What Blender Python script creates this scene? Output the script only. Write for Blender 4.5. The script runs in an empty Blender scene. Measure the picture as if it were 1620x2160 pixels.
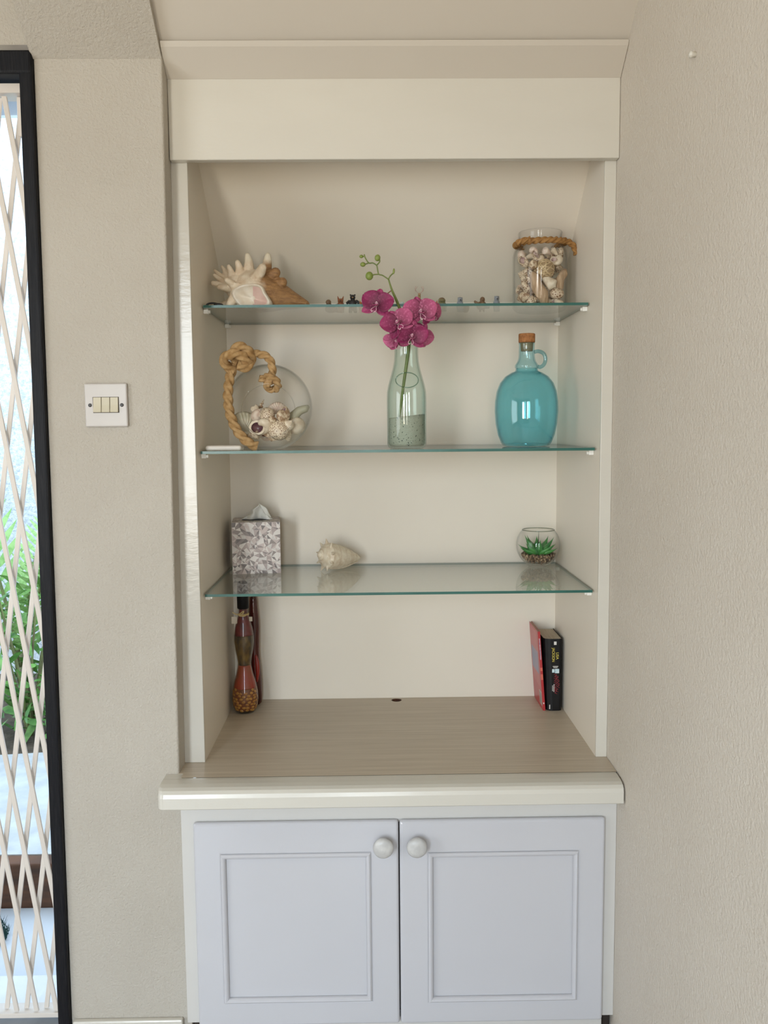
import bpy, bmesh, math, random
from mathutils import Vector, Matrix, noise as mnoise
random.seed(7)
SC = bpy.context.scene
COL = SC.collection
PI = math.pi

# ------------------------------------------------------------------ camera
def make_camera():
    yaw, pitch, roll, f = -0.0134, -0.0987, -0.0089, 1841.74
    cy, sy, cp, sp, cr, sr = math.cos(yaw), math.sin(yaw), math.cos(pitch), math.sin(pitch), math.cos(roll), math.sin(roll)
    fw = Vector((-sy*cp, cy*cp, sp)); r0 = Vector((cy, sy, 0)); u0 = r0.cross(fw)
    r = r0*cr + u0*sr; u = u0*cr - r0*sr
    cd = bpy.data.cameras.new('camera'); c = bpy.data.objects.new('camera', cd); COL.objects.link(c)
    m = Matrix((r, u, -fw)).transposed().to_4x4(); m.translation = (0.3509, -1.7502, 0.6894)
    c.matrix_world = m
    cd.sensor_fit = 'VERTICAL'; cd.sensor_height = 24.0; cd.lens = f/2160*24.0
    cd.clip_start = 0.02; cd.clip_end = 60
    SC.camera = c
make_camera()

# ------------------------------------------------------------------ sky, light, exposure
w = bpy.data.worlds.new('sky'); SC.world = w; w.use_nodes = True
bg = w.node_tree.nodes['Background']; bg.inputs[0].default_value = (0.66, 0.82, 1.0, 1); bg.inputs[1].default_value = 3.6

def area(name, loc, target, sx, sy, watts, col, spread=180):
    d = bpy.data.lights.new(name, 'AREA'); d.shape = 'RECTANGLE'; d.size = sx; d.size_y = sy
    d.energy = watts; d.color = col; d.spread = math.radians(spread)
    o = bpy.data.objects.new(name, d); COL.objects.link(o); o.location = loc
    o.rotation_euler = (Vector(target)-Vector(loc)).to_track_quat('-Z', 'Y').to_euler()
    return o
# daylight entering by the two tall windows in the wall behind the photographer:
# cool skylight falling downwards, warm light thrown up by the sunny ground outside
COOL, WARM = (0.56, 0.77, 1.0), (1.0, 0.83, 0.57)
for wx, ww, k in ((-0.92, 0.50, 1.12), (0.30, 0.36, 0.46)):
    area('window_skylight', (wx, -4.04, 0.72), (wx*.55+.12, -2.04, 0.72-1.0), ww, 1.66, 12*k, COOL, 80)
    area('window_groundlight', (wx, -4.03, 0.72), (wx*.55+.12, -2.03, 0.72+.55), ww, 1.66, 10.5*k, WARM, 100)
# wide window in the left wall
area('window_groundlight', (-2.46, -2.2, 0.62), (0.4, -1.6, 0.9), 1.7, 1.7, 18, WARM)
SC.view_settings.view_transform = 'Standard'
SC.view_settings.look = 'None'
SC.view_settings.exposure = 0.12
SC.view_settings.gamma = 1.0
SC.view_settings.use_curve_mapping = False
SC.cycles.use_denoising = True
SC.cycles.max_bounces = 16
SC.cycles.transparent_max_bounces = 40
SC.cycles.diffuse_bounces = 6
SC.cycles.glossy_bounces = 6
SC.cycles.caustics_reflective = False
SC.cycles.sample_clamp_indirect = 4.0

# ------------------------------------------------------------------ materials
MATS = {}
def nodes(name):
    m = bpy.data.materials.new(name); m.use_nodes = True
    nt = m.node_tree; MATS[name] = m
    return m, nt, nt.nodes['Principled BSDF'], nt.links
def coords(nt, scale=(1, 1, 1), kind='Object'):
    tc = nt.nodes.new('ShaderNodeTexCoord'); mp = nt.nodes.new('ShaderNodeMapping')
    mp.inputs['Scale'].default_value = scale
    nt.links.new(tc.outputs[kind], mp.inputs[0]); return mp.outputs[0]
def mixcol(nt, fac, a, b):
    n = nt.nodes.new('ShaderNodeMix'); n.data_type = 'RGBA'
    for s, v in ((n.inputs[6], a), (n.inputs[7], b)):
        if isinstance(v, tuple): s.default_value = (*v, 1)
        else: nt.links.new(v, s)
    if isinstance(fac, float): n.inputs[0].default_value = fac
    else: nt.links.new(fac, n.inputs[0])
    return n.outputs[2]
def ramp(nt, fac, lo, hi):
    n = nt.nodes.new('ShaderNodeMapRange'); n.inputs[1].default_value = lo; n.inputs[2].default_value = hi
    nt.links.new(fac, n.inputs[0]); return n.outputs[0]
def noise(nt, vec, scale, detail=3, rough=0.5):
    n = nt.nodes.new('ShaderNodeTexNoise'); n.inputs['Scale'].default_value = scale
    n.inputs['Detail'].default_value = detail; n.inputs['Roughness'].default_value = rough
    nt.links.new(vec, n.inputs['Vector']); return n.outputs[0]
def bump(nt, bs, h, strength, dist):
    b = nt.nodes.new('ShaderNodeBump'); b.inputs['Strength'].default_value = strength; b.inputs['Distance'].default_value = dist
    nt.links.new(h, b.inputs['Height']); nt.links.new(b.outputs[0], bs.inputs['Normal'])
def mat(name, c1, c2=None, scale=8, rough=0.5, lo=0.35, hi=0.65, stretch=(1, 1, 1), bstr=0, bscale=200, bdist=0.001, metal=0, spec=0.5, coat=0, detail=3):
    if name in MATS: return MATS[name]
    m, nt, bs, L = nodes(name)
    v = coords(nt, stretch)
    col = mixcol(nt, ramp(nt, noise(nt, v, scale, detail), lo, hi), c1, c2 or tuple(min(1, x*0.93) for x in c1))
    L.new(col, bs.inputs['Base Color'])
    bs.inputs['Roughness'].default_value = rough; bs.inputs['Metallic'].default_value = metal
    bs.inputs['Specular IOR Level'].default_value = spec
    bs.inputs['Coat Weight'].default_value = coat
    if bstr: bump(nt, bs, noise(nt, v, bscale, 4, 0.6), bstr, bdist)
    return m
def glass(name, tint, edge, base=0.04, rough=0.0, mult=1.0):
    """thin clear glass: straight transmission plus Schlick reflection"""
    m, nt, bs, L = nodes(name); nt.nodes.remove(bs)
    lw = nt.nodes.new('ShaderNodeLayerWeight'); lw.inputs[0].default_value = 0.5
    pw = nt.nodes.new('ShaderNodeMath'); pw.operation = 'POWER'; pw.inputs[1].default_value = 5
    L.new(lw.outputs['Facing'], pw.inputs[0])
    ma = nt.nodes.new('ShaderNodeMath'); ma.operation = 'MULTIPLY_ADD'; ma.inputs[1].default_value = (1-base)*mult; ma.inputs[2].default_value = base
    L.new(pw.outputs[0], ma.inputs[0])
    p3 = nt.nodes.new('ShaderNodeMath'); p3.operation = 'POWER'; p3.inputs[1].default_value = 3
    L.new(lw.outputs['Facing'], p3.inputs[0])
    tr = nt.nodes.new('ShaderNodeBsdfTransparent'); L.new(mixcol(nt, p3.outputs[0], tint, edge), tr.inputs[0])
    gl = nt.nodes.new('ShaderNodeBsdfGlossy'); gl.inputs['Roughness'].default_value = rough
    mx = nt.nodes.new('ShaderNodeMixShader'); L.new(ma.outputs[0], mx.inputs[0]); L.new(tr.outputs[0], mx.inputs[1]); L.new(gl.outputs[0], mx.inputs[2])
    L.new(mx.outputs[0], nt.nodes['Material Output'].inputs['Surface'])
    return m
def shell_mat(name, c1, c2, c3, scale=120, rough=0.45, wave=0.0):
    m, nt, bs, L = nodes(name); v = coords(nt)
    a = mixcol(nt, ramp(nt, noise(nt, v, scale*0.35, 3), 0.4, 0.6), c1, c2)
    vo = nt.nodes.new('ShaderNodeTexVoronoi'); vo.inputs['Scale'].default_value = scale*2.2; vo.feature = 'DISTANCE_TO_EDGE'
    L.new(v, vo.inputs['Vector'])
    f = ramp(nt, vo.outputs['Distance'], 0.12, 0.26)
    L.new(mixcol(nt, f, a, c3) if wave else a, bs.inputs['Base Color'])
    bs.inputs['Roughness'].default_value = rough
    bump(nt, bs, noise(nt, v, scale*3, 3), 0.35, 0.0006)
    return m

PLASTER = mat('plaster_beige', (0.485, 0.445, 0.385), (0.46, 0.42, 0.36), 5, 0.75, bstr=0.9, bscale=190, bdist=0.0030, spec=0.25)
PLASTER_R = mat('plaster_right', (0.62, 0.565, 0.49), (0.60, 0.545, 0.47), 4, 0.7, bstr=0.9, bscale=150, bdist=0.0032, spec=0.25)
NICHE = mat('niche_paint', (0.745, 0.683, 0.588), (0.725, 0.663, 0.568), 3, 0.42, bstr=0.12, bscale=60, bdist=0.001, spec=0.4)
TRIM = mat('cream_gloss_paint', (0.61, 0.58, 0.515), (0.59, 0.56, 0.495), 3, 0.22, bstr=0.35, bscale=22, bdist=0.0014, stretch=(1, 1, 3), spec=0.5)
SLOPE = mat('slope_paint', (0.58, 0.53, 0.46), (0.56, 0.51, 0.44), 2, 0.4, bstr=0.1, bscale=50)
WHITE = mat('white_gloss_paint', (0.535, 0.53, 0.555), (0.52, 0.515, 0.54), 3, 0.13, bstr=0.16, bscale=30, bdist=0.001, spec=0.5)
FRAMEW = mat('frame_white_paint', (0.60, 0.58, 0.55), (0.58, 0.56, 0.53), 3, 0.28, bstr=0.15, bscale=30, bdist=0.001)
KNOB = mat('knob_painted', (0.58, 0.57, 0.55), (0.47, 0.46, 0.45), 60, 0.35, bstr=0.25, bscale=90)
DARK = mat('dark_gap', (0.02, 0.015, 0.01), (0.03, 0.02, 0.015), 20, 0.8)
BLACKW = mat('black_stained_wood', (0.003, 0.0035, 0.006), (0.016, 0.0155, 0.017), 30, 0.5, spec=0.22, stretch=(22, 22, 0.6), lo=0.45, hi=0.75, bstr=0.5, bscale=30, bdist=0.002)
GATE = mat('gate_white_metal', (0.68, 0.62, 0.56), (0.66, 0.60, 0.54), 20, 0.35)
SHELFG = glass('shelf_glass', (0.955, 0.975, 0.965), (0.93, 0.96, 0.945), 0.045)
SHELFE = mat('shelf_glass_edge', (0.016, 0.095, 0.078), (0.026, 0.125, 0.10), 30, 0.28, stretch=(0.3, 1, 1))
PEG = mat('peg_white_plastic', (0.85, 0.83, 0.78), None, 30, 0.4)
CLEAR = glass('clear_glass', (0.998, 0.998, 0.997), (0.86, 0.87, 0.86), 0.014)
MILKG = glass('pale_green_glass', (0.945, 0.985, 0.972), (0.58, 0.70, 0.66), 0.04)
BLUEG = glass('turquoise_glass', (0.745, 0.942, 0.976), (0.34, 0.67, 0.75), 0.04)
DECOG = glass('deco_bottle_glass', (0.97, 0.95, 0.92), (0.75, 0.70, 0.62), 0.05)
ROPE = mat('sisal_rope', (0.50, 0.33, 0.16), (0.36, 0.21, 0.085), 90, 0.85, bstr=0.6, bscale=500, bdist=0.001, spec=0.2)
ROPE2 = mat('brown_rope', (0.40, 0.215, 0.075), (0.26, 0.125, 0.04), 90, 0.8, bstr=0.6, bscale=500, bdist=0.001, spec=0.2)
CORK = mat('cork', (0.40, 0.17, 0.055), (0.25, 0.095, 0.03), 160, 0.8, bstr=0.4, bscale=300)
LEAF = mat('succulent_leaf', (0.02, 0.145, 0.028), (0.06, 0.25, 0.05), 50, 0.4)
STEMG = mat('orchid_stem_green', (0.10, 0.14, 0.025), (0.16, 0.20, 0.04), 60, 0.5)
BUD = mat('orchid_bud_green', (0.16, 0.22, 0.035), (0.24, 0.28, 0.07), 90, 0.5)

# ------------------------------------------------------------------ geometry helpers
class MB:
    def __init__(s): s.v = []; s.f = []; s.m = []; s.mi = 0
    def add(s, vs, fs):
        o = len(s.v); s.v += [tuple(x) for x in vs]
        for f in fs: s.f.append(tuple(i+o for i in f)); s.m.append(s.mi)
        return s
    def box(s, x0, x1, y0, y1, z0, z1):
        return s.add([(x0,y0,z0),(x1,y0,z0),(x1,y1,z0),(x0,y1,z0),(x0,y0,z1),(x1,y0,z1),(x1,y1,z1),(x0,y1,z1)],
            [(0,3,2,1),(4,5,6,7),(0,1,5,4),(1,2,6,5),(2,3,7,6),(3,0,4,7)])
    def hexa(s, a, b):   # two quads (same winding), a = bottom b = top
        return s.add(list(a)+list(b), [(0,3,2,1),(4,5,6,7),(0,1,5,4),(1,2,6,5),(2,3,7,6),(3,0,4,7)])
    def prism_x(s, poly, x0, x1):   # poly in (y,z), extruded along x
        n = len(poly); vs = [(x0, y, z) for y, z in poly]+[(x1, y, z) for y, z in poly]
        return s.add(vs, [tuple(range(n))[::-1], tuple(range(n, 2*n))]+[(i, (i+1) % n, n+(i+1) % n, n+i) for i in range(n)])
    def lathe(s, prof, seg=40, c=(0, 0, 0), M=None, cap=True):
        vs = []; fs = []; n = len(prof)
        for r, z in prof:
            for k in range(seg):
                a = 2*PI*k/seg; p = Vector((r*math.cos(a), r*math.sin(a), z))
                if M: p = M @ p
                vs.append(p+Vector(c))
        for i in range(n-1):
            for k in range(seg):
                k2 = (k+1) % seg
                fs.append((i*seg+k, i*seg+k2, (i+1)*seg+k2, (i+1)*seg+k))
        if cap:
            if prof[0][0] > 1e-6: fs.append(tuple(range(seg))[::-1])
            if prof[-1][0] > 1e-6: fs.append(tuple((n-1)*seg+k for k in range(seg)))
        return s.add(vs, fs)
    def tube(s, path, rad, seg=10, lobes=0, amp=0.0, twist=0.0, closed=False):
        path = [Vector(p) for p in path]; n = len(path)
        if not isinstance(rad, (list, tuple)): rad = [rad]*n
        T = []
        for i in range(n):
            a = path[(i-1) % n] if (closed or i > 0) else path[0]; b = path[(i+1) % n] if (closed or i < n-1) else path[-1]
            d = (b-a); T.append(d.normalized() if d.length > 1e-9 else Vector((0, 0, 1)))
        N = T[0].orthogonal().normalized(); vs = []; fs = []; L = 0
        for i in range(n):
            if i: L += (path[i]-path[i-1]).length
            N = (N-T[i]*N.dot(T[i])).normalized(); B = T[i].cross(N)
            for k in range(seg):
                a = 2*PI*k/seg
                rr = rad[i]*(1+(amp*(abs(math.cos(lobes*0.5*(a+twist*L)))-0.6) if lobes else 0))
                vs.append(path[i]+(N*math.cos(a)+B*math.sin(a))*rr)
        for i in range(n if closed else n-1):
            j = (i+1) % n
            for k in range(seg):
                k2 = (k+1) % seg
                fs.append((i*seg+k, i*seg+k2, j*seg+k2, j*seg+k))
        if not closed: fs += [tuple(range(seg))[::-1], tuple((n-1)*seg+k for k in range(seg))]
        return s.add(vs, fs)
    def ell(s, c, r, M=None, seg=16, rings=10):
        if not isinstance(r, (tuple, list)): r = (r, r, r)
        vs = []; fs = []
        for i in range(rings+1):
            th = PI*i/rings
            for k in range(seg):
                a = 2*PI*k/seg; p = Vector((r[0]*math.sin(th)*math.cos(a), r[1]*math.sin(th)*math.sin(a), r[2]*math.cos(th)))
                if M: p = M @ p
                vs.append(p+Vector(c))
        for i in range(rings):
            for k in range(seg):
                k2 = (k+1) % seg
                if i == 0: fs.append((k, seg+k, seg+k2))
                elif i == rings-1: fs.append((i*seg+k, (i+1)*seg+k, i*seg+k2))
                else: fs.append((i*seg+k, (i+1)*seg+k, (i+1)*seg+k2, i*seg+k2))
        return s.add(vs, fs)
    def cone(s, a, b, r0, r1, seg=10):
        return s.tube([a, Vector(a).lerp(Vector(b), .5), b], [r0, (r0+r1)*.5, r1], seg)
    def grid(s, fn, nu, nv):
        vs = [fn(i/nu, j/nv) for j in range(nv+1) for i in range(nu+1)]
        return s.add(vs, [(j*(nu+1)+i, j*(nu+1)+i+1, (j+1)*(nu+1)+i+1, (j+1)*(nu+1)+i) for j in range(nv) for i in range(nu)])
    def xf(s, M):
        s.v = [tuple(M @ Vector(p)) for p in s.v]; return s
    def mesh(s, name, mats, smooth):
        me = bpy.data.meshes.new(name); me.from_pydata(s.v, [], s.f)
        if not isinstance(mats, (list, tuple)): mats = [mats]
        for m in mats: me.materials.append(m)
        me.polygons.foreach_set('material_index', s.m)
        me.polygons.foreach_set('use_smooth', [smooth]*len(s.f))
        me.update(); return me

def tag(o, label=None, cat=None, group=None, kind=None):
    if label: o['label'] = label
    if cat: o['category'] = cat
    if group: o['group'] = group
    if kind: o['kind'] = kind
    return o
def put(name, mb, mats, parent=None, smooth=False, bevel=0, bseg=2, solid=0, sub=0, remesh=0, fix=True, loc=None):
    me = mb.mesh(name, mats, smooth)
    if fix:
        bm = bmesh.new(); bm.from_mesh(me); bmesh.ops.remove_doubles(bm, verts=bm.verts, dist=1e-6)
        bmesh.ops.recalc_face_normals(bm, faces=bm.faces); bm.to_mesh(me); bm.free()
    o = bpy.data.objects.new(name, me); COL.objects.link(o)
    if parent: o.parent = parent
    if loc: o.location = loc
    if remesh:
        r = o.modifiers.new('remesh', 'REMESH'); r.mode = 'VOXEL'; r.voxel_size = remesh; r.use_smooth_shade = True
        sm = o.modifiers.new('smooth', 'SMOOTH'); sm.iterations = 2
    if solid:
        sd = o.modifiers.new('solid', 'SOLIDIFY'); sd.thickness = solid; sd.offset = 0
    if bevel:
        b = o.modifiers.new('bevel', 'BEVEL'); b.width = bevel; b.segments = bseg; b.limit_method = 'ANGLE'
    if sub:
        ss = o.modifiers.new('sub', 'SUBSURF'); ss.levels = sub; ss.render_levels = sub
    return o
def thing(name, label, cat, loc=(0, 0, 0), rot=(0, 0, 0), group=None):
    o = bpy.data.objects.new(name, None); COL.objects.link(o); o.location = loc; o.rotation_euler = rot
    o.empty_display_size = 0.02
    return tag(o, label, cat, group)
def struct(name, mb, m, parent=None, label=None, **k):
    o = put(name, mb, m, parent, **k)
    if not parent: o['kind'] = 'structure'
    if label: o['label'] = label
    return o
def lean(z): return -0.0068*(1.375-z)
def spline(pts, n=8, closed=False):
    P = [Vector(p) for p in pts]; out = []; m = len(P)
    for i in range(m if closed else m-1):
        g = lambda k: P[k % m] if closed else P[max(0, min(m-1, k))]
        a, b, c, d = g(i-1), g(i), g(i+1), g(i+2)
        for j in range(n):
            t = j/n
            out.append(0.5*((2*b)+(c-a)*t+(2*a-5*b+4*c-d)*t*t+(3*b-a-3*c+d)*t**3))
    if not closed: out.append(P[-1])
    return out
def rot(x=0, y=0, z=0):
    return Matrix.Rotation(z, 4, 'Z') @ Matrix.Rotation(y, 4, 'Y') @ Matrix.Rotation(x, 4, 'X')

# ================================================================== ROOM SHELL
W, D = 0.81, 0.4138
FZ = -0.62          # room floor
CZ = 1.93           # flat ceiling
YW = -0.058         # face of the plastered wall
XR = 0.833          # right side wall
K = 0.828           # fall of the sloping soffit
def soff(y, c): return c-K*y

floor_m = mat('floor_tile', (0.42, 0.36, 0.30), (0.38, 0.33, 0.28), 3, 0.35)
struct('floor', MB().box(-2.5, XR+.1, -4.1, 0.10, FZ-.08, FZ), floor_m, label='grey brown floor of the room')
struct('ceiling', MB().box(-2.5, XR+.1, -4.1, 0.05, CZ, CZ+.06), mat('ceiling_paint', (0.72, 0.66, 0.56), None, 3, 0.8), label='flat cream ceiling')
struct('wall_right', MB().box(XR, XR+.1, -4.1, 0.50, FZ, CZ), PLASTER_R, label='bare beige plastered wall with a nail in it')
# left plastered pier between the door and the niche
def pier():
    b = MB()
    xl = lambda z: -0.2655+lean(z); xr = lambda z: -0.0290-0.0085*(1.3675-z)
    zs = [FZ+0.02*0, 1.3675]
    z0, z1 = -.0408, 1.412
    yb = -.0016
    ol = [(xl(FZ), FZ), (-.0300, FZ), (-.0300, z0), (xr(z0), z0), (xr(z1), z1), (xl(z1), z1)]; n = len(ol)
    b.add([(x, YW, z) for x, z in ol]+[(x, yb, z) for x, z in ol], [tuple(range(n)), tuple(range(n, 2*n))[::-1]]+[(i, n+i, n+(i+1) % n, (i+1) % n) for i in range(n)])
    b.hexa([(xl(FZ), yb, FZ), (-.0505, yb, FZ), (-.0505, 0.12, FZ), (xl(FZ), 0.12, FZ)],
           [(xl(z1), yb, z1), (-.0505, yb, z1), (-.0505, 0.12, z1), (xl(z1), 0.12, z1)])
    return b
struct('wall_front', pier(), PLASTER, label='beige plastered pier between the black door frame and the niche', bevel=0.004, bseg=3)
struct('wall_over_door', MB().box(-1.36, -0.262, YW, 0.12, 1.389, CZ), PLASTER, label='plastered wall above the door')
struct('wall_beside_door', MB().box(-2.5, -1.36, YW, 0.12, FZ, CZ), PLASTER, label='plastered wall on the far side of the door')
# sloping plaster soffit over the pier
y1 = (1.3195-CZ)/K
struct('ceiling_slope', MB().prism_x([(YW-.0005, 1.3675), (y1, CZ), (y1+.03, CZ+.03), (YW+.10, 1.43), (YW+.04, 1.362)], -0.268, -0.0300), PLASTER, label='sloping plaster ceiling above the pier')
# painted board soffit over the niche, batten, inner slope
y2 = (1.339-CZ)/K
struct('ceiling_board', MB().prism_x([(-.012, soff(-.012, 1.339)), (y2, CZ), (y2+.02, CZ+.03), (-.0, soff(0, 1.339)+.03)], -0.0298, XR), SLOPE, label='smooth painted sloping board above the niche header')
struct('trim_1', MB().prism_x([(-.0205, soff(-.0205, 1.327)), (-.0685, soff(-.0685, 1.327)), (-.0745, soff(-.0685, 1.3355)), (-.0185, soff(-.0205, 1.3385))], -0.0292, XR-.0005), SLOPE, label='flat batten on the sloping board over the header', bevel=0.0012)
# niche
struct('wall_niche_back', MB().box(-0.027, XR, D, D+.03, -0.03, 0.99), NICHE, label='pale back panel of the niche')
struct('wall_niche_slope', MB().prism_x([(D+.002, soff(D, 1.327)), (.0, 1.327), (.0, 1.35), (D+.03, soff(D, 1.327)+.02)], -0.026, XR), NICHE, label='upper back of the niche sloping forward')
struct('wall_niche_left', MB().box(-0.0500, 0, .004, D, -0.001, 1.345), NICHE, label='side panel of the niche next to the pier')
struct('wall_niche_right', MB().box(W, XR-.0003, .004, D, -0.001, 1.345), NICHE, label='side panel of the niche next to the bare wall')
struct('trim_2', MB().box(-0.0500, 0.0002, -.001, .0045, 0, 1.30), TRIM, label='cream front edge of the niche beside the pier', bevel=0.0012)
struct('trim_3', MB().box(W-.0002, XR-.0002, -.001, .0045, 0, 1.30), TRIM, label='cream front edge of the niche beside the bare wall', bevel=0.0012)
struct('trim_4', MB().box(-0.0292, XR-.0004, -.0205, -.0017, 1.197, 1.3605), TRIM, label='wide cream header board across the top of the niche', bevel=0.0018)
struct('baseboard_left', MB().box(-0.272, -0.048, YW-.012, YW, FZ, -0.517), TRIM, label='cream baseboard under the plastered pier', bevel=0.003)
# rest of the room behind the photographer
struct('wall_left', MB().box(-2.6, -2.5, -4.1, -3.1, FZ, CZ).box(-2.6, -2.5, -1.3, 0.12, FZ, CZ).box(-2.6, -2.5, -3.1, -1.3, FZ, -0.3).box(-2.6, -2.5, -3.1, -1.3, 1.55, CZ), PLASTER, label='plastered side wall with a wide window')
struct('wall_back', MB().box(-2.5, -1.19, -4.2, -4.1, FZ, CZ).box(-0.65, 0.10, -4.2, -4.1, FZ, CZ).box(0.50, XR+.1, -4.2, -4.1, FZ, CZ).box(-1.19, -0.65, -4.2, -4.1, FZ, -.15).box(-1.19, -0.65, -4.2, -4.1, 1.6, CZ).box(.10, .50, -4.2, -4.1, FZ, -.15).box(.10, .50, -4.2, -4.1, 1.6, CZ), PLASTER, label='plastered wall with two tall windows behind the photographer')
def window(n, x0, x1, label):
    fr = MB().box(x0, x0+.04, -4.16, -4.1, -.15, 1.6).box(x1-.04, x1, -4.16, -4.1, -.15, 1.6).box(x0, x1, -4.16, -4.1, 1.56, 1.6).box(x0, x1, -4.16, -4.1, -.15, -.11)
    o = struct('window_%d' % n, fr, TRIM, label=label)
    put('pane', MB().box(x0+.04, x1-.04, -4.14, -4.135, -.11, 1.56), CLEAR, o)
window(1, -1.19, -.65, 'tall window with cream frame'); window(2, .10, .50, 'narrow tall window with cream frame')

# ================================================================== DOOR AND GATE
def sheared(b):
    b.v = [(x+lean(z), y, z) for x, y, z in b.v]; return b
DX = -0.2655
door = struct('door_1', sheared(MB().box(DX-.0245, DX, YW-.010, 0.05, -0.545, 1.378)), BLACKW, label='black stained wooden door frame beside the plastered pier', bevel=0.004)
put('head_rail', sheared(MB().box(-1.36, DX-.0005, YW-.012, 0.05, 1.338, 1.380)), BLACKW, door, bevel=0.005)
put('door_jamb', sheared(MB().box(-1.36, -1.335, YW-.010, 0.05, -0.545, 1.337)), BLACKW, door, bevel=0.004)
put('sill', MB().box(-1.38, -0.277, -.075, .02, FZ, -0.548), mat('sill_stone', (0.40, 0.42, 0.45), (0.33, 0.35, 0.38), 20, 0.5), door, bevel=0.003)
put('head_band', MB().box(-1.34, -0.2665, YW-.004, YW+.03, 1.3795, 1.3905), mat('band_grey', (0.30, 0.28, 0.24), (0.22, 0.20, 0.18), 40, 0.8, stretch=(.2, 1, 1)), door)  # thin grey band along the top of the head rail, streaked lengthwise
# folding trellis gate
gate = thing('trellis_gate', 'white metal folding trellis security gate inside the black door frame', 'gate', (-0.8, -0.02, -0.545))
G0 = Vector((0.8, 0.02, 0.545))
def gput(name, b):
    b = sheared(b); b.v = [tuple(Vector(p)+G0) for p in b.v]
    return put(name, b, GATE, gate, bevel=0.0008, bseg=1)
gx0, gx1, gz0, gz1 = -1.33, -0.2905, -0.535, 1.333
gput('channel', MB().box(gx1-.0045, gx1, -.040, .012, gz0, gz1))
gput('channel', MB().box(gx0, gx0+.012, -.040, .012, gz0, gz1))
gput('top_track', MB().box(gx0+.012, gx1-.0045, -.036, .010, gz1-.017, gz1))
gput('bottom_track', MB().box(gx0+.012, gx1-.0045, -.030, .006, gz0, gz0+.010))
gput('upright', MB().box(gx1-.024, gx1-.013, -.018, -.006, gz1-.09, gz1-.018))
SL, STEP = 0.150, 0.2757
xp = gx1-.009
slat_b = []
for layer, sg, ya in ((0, 1, -.026), (1, -1, -.016)):
    zk = 1.0761+STEP*8
    while zk > gz0-STEP*28:
        # line x = xp - t*SL, z = zk + sg*t ; t>=0
        lo, hi = gz0+.012, gz1-.019
        ts = sorted(((lo-zk)*sg, (hi-zk)*sg)); t0 = max(ts[0], 0); t1 = min(ts[1], (xp-gx0-.015)/SL)
        if t1-t0 > 0.05:
            x0_, z0_, x1_, z1_ = xp-t0*SL, zk+sg*t0, xp-t1*SL, zk+sg*t1
            h = 0.0049
            b = MB().hexa([(x0_-h, ya, z0_), (x0_+h, ya, z0_), (x0_+h, ya+.0045, z0_), (x0_-h, ya+.0045, z0_)],
                          [(x1_-h, ya, z1_), (x1_+h, ya, z1_), (x1_+h, ya+.0045, z1_), (x1_-h, ya+.0045, z1_)])
            gput('slat', b)
        zk -= STEP
for k in range(-1, 7):
    z = 1.0761-STEP*k
    if gz0 < z < gz1:
        b = MB().lathe([(0, -.003), (.0045, -.003), (.0045, .012), (.003, .014), (0, .014)], 12, (0, 0, 0), rot(x=PI/2))
        b.v = [(x+xp, y-.014, zz+z) for x, y, zz in b.v]
        gput('rivet', b)

# ================================================================== OUTSIDE
conc = mat('path_concrete', (0.50, 0.52, 0.53), (0.40, 0.42, 0.43), 14, 0.8, bstr=0.5, bscale=60, bdist=0.003)
PZ = -0.56
struct('ground', MB().box(-4, 0.4, .90, 3.2, -0.62, -0.446), mat('garden_soil', (0.06, 0.045, 0.03), (0.12, 0.09, 0.06), 20, 0.95, bstr=0.8, bscale=40, bdist=0.01), label='dark garden soil below the shrubs')
tag(put('porch_slab', MB().box(-2.2, -0.10, 0.125, 0.44, -0.66, PZ), mat('porch_tile', (0.58, 0.62, 0.66), (0.54, 0.58, 0.62), 6, 0.55), bevel=0.004), 'pale grey porch slab just outside the gate', 'slab')
tag(put('threshold', MB().box(-1.36, -0.275, 0.022, 0.124, -0.66, PZ+.02), mat('threshold_paint', (0.72, 0.75, 0.78), None, 10, 0.6), bevel=0.004), 'whitish threshold strip between gate and porch slab', 'threshold')
tag(put('timber_riser', MB().box(-2.2, -0.10, 0.4405, 0.49, -0.66, -0.441), mat('brown_timber', (0.13, 0.055, 0.025), (0.05, 0.025, 0.014), 18, 0.7, stretch=(.25, 1, 2), bstr=0.5, bscale=40), bevel=0.005), 'dark brown timber step edge between porch and concrete path', 'step')
tag(put('concrete_path', MB().hexa([(-3, .491, -.62), (-.1, .491, -.62), (-.1, 1.32, -.62), (-3, .95, -.62)], [(-3, .491, -.440), (-.1, .491, -.440), (-.1, 1.32, -.440), (-3, .95, -.440)]), conc), 'weathered pale concrete path behind the timber step', 'path')
stm, nt_, bs_, L_ = nodes('white_stucco')
v_ = coords(nt_)
L_.new(mixcol(nt_, ramp(nt_, noise(nt_, v_, 70, 4, 0.7), 0.38, 0.58), (0.55, 0.60, 0.66), (0.82, 0.86, 0.90)), bs_.inputs['Base Color']); bs_.inputs['Roughness'].default_value = 0.95
bump(nt_, bs_, noise(nt_, v_, 55, 4, 0.7), 1.0, 0.012)
tag(struct('wall_garden', MB().box(-4.6, -0.1, 2.25, 2.40, -0.62, 3.0), stm), 'rough white stucco garden wall outside', kind='structure')
tag(put('porch_beam', MB().box(-2.6, -0.1, 0.95, 1.07, 1.70, 1.775), mat('beam_blue_grey', (0.16, 0.20, 0.27), (0.22, 0.27, 0.34), 30, 0.7, stretch=(.2, 1, 1)), bevel=0.003), 'blue grey timber beam above the porch outside the gate', 'beam')
tag(put('porch_fascia', MB().box(-2.6, -0.1, 1.075, 1.10, 1.655, 1.82), mat('fascia_white', (0.65, 0.72, 0.80), None, 6, 0.7)), 'pale fascia board behind the blue grey porch beam', 'board')
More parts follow.
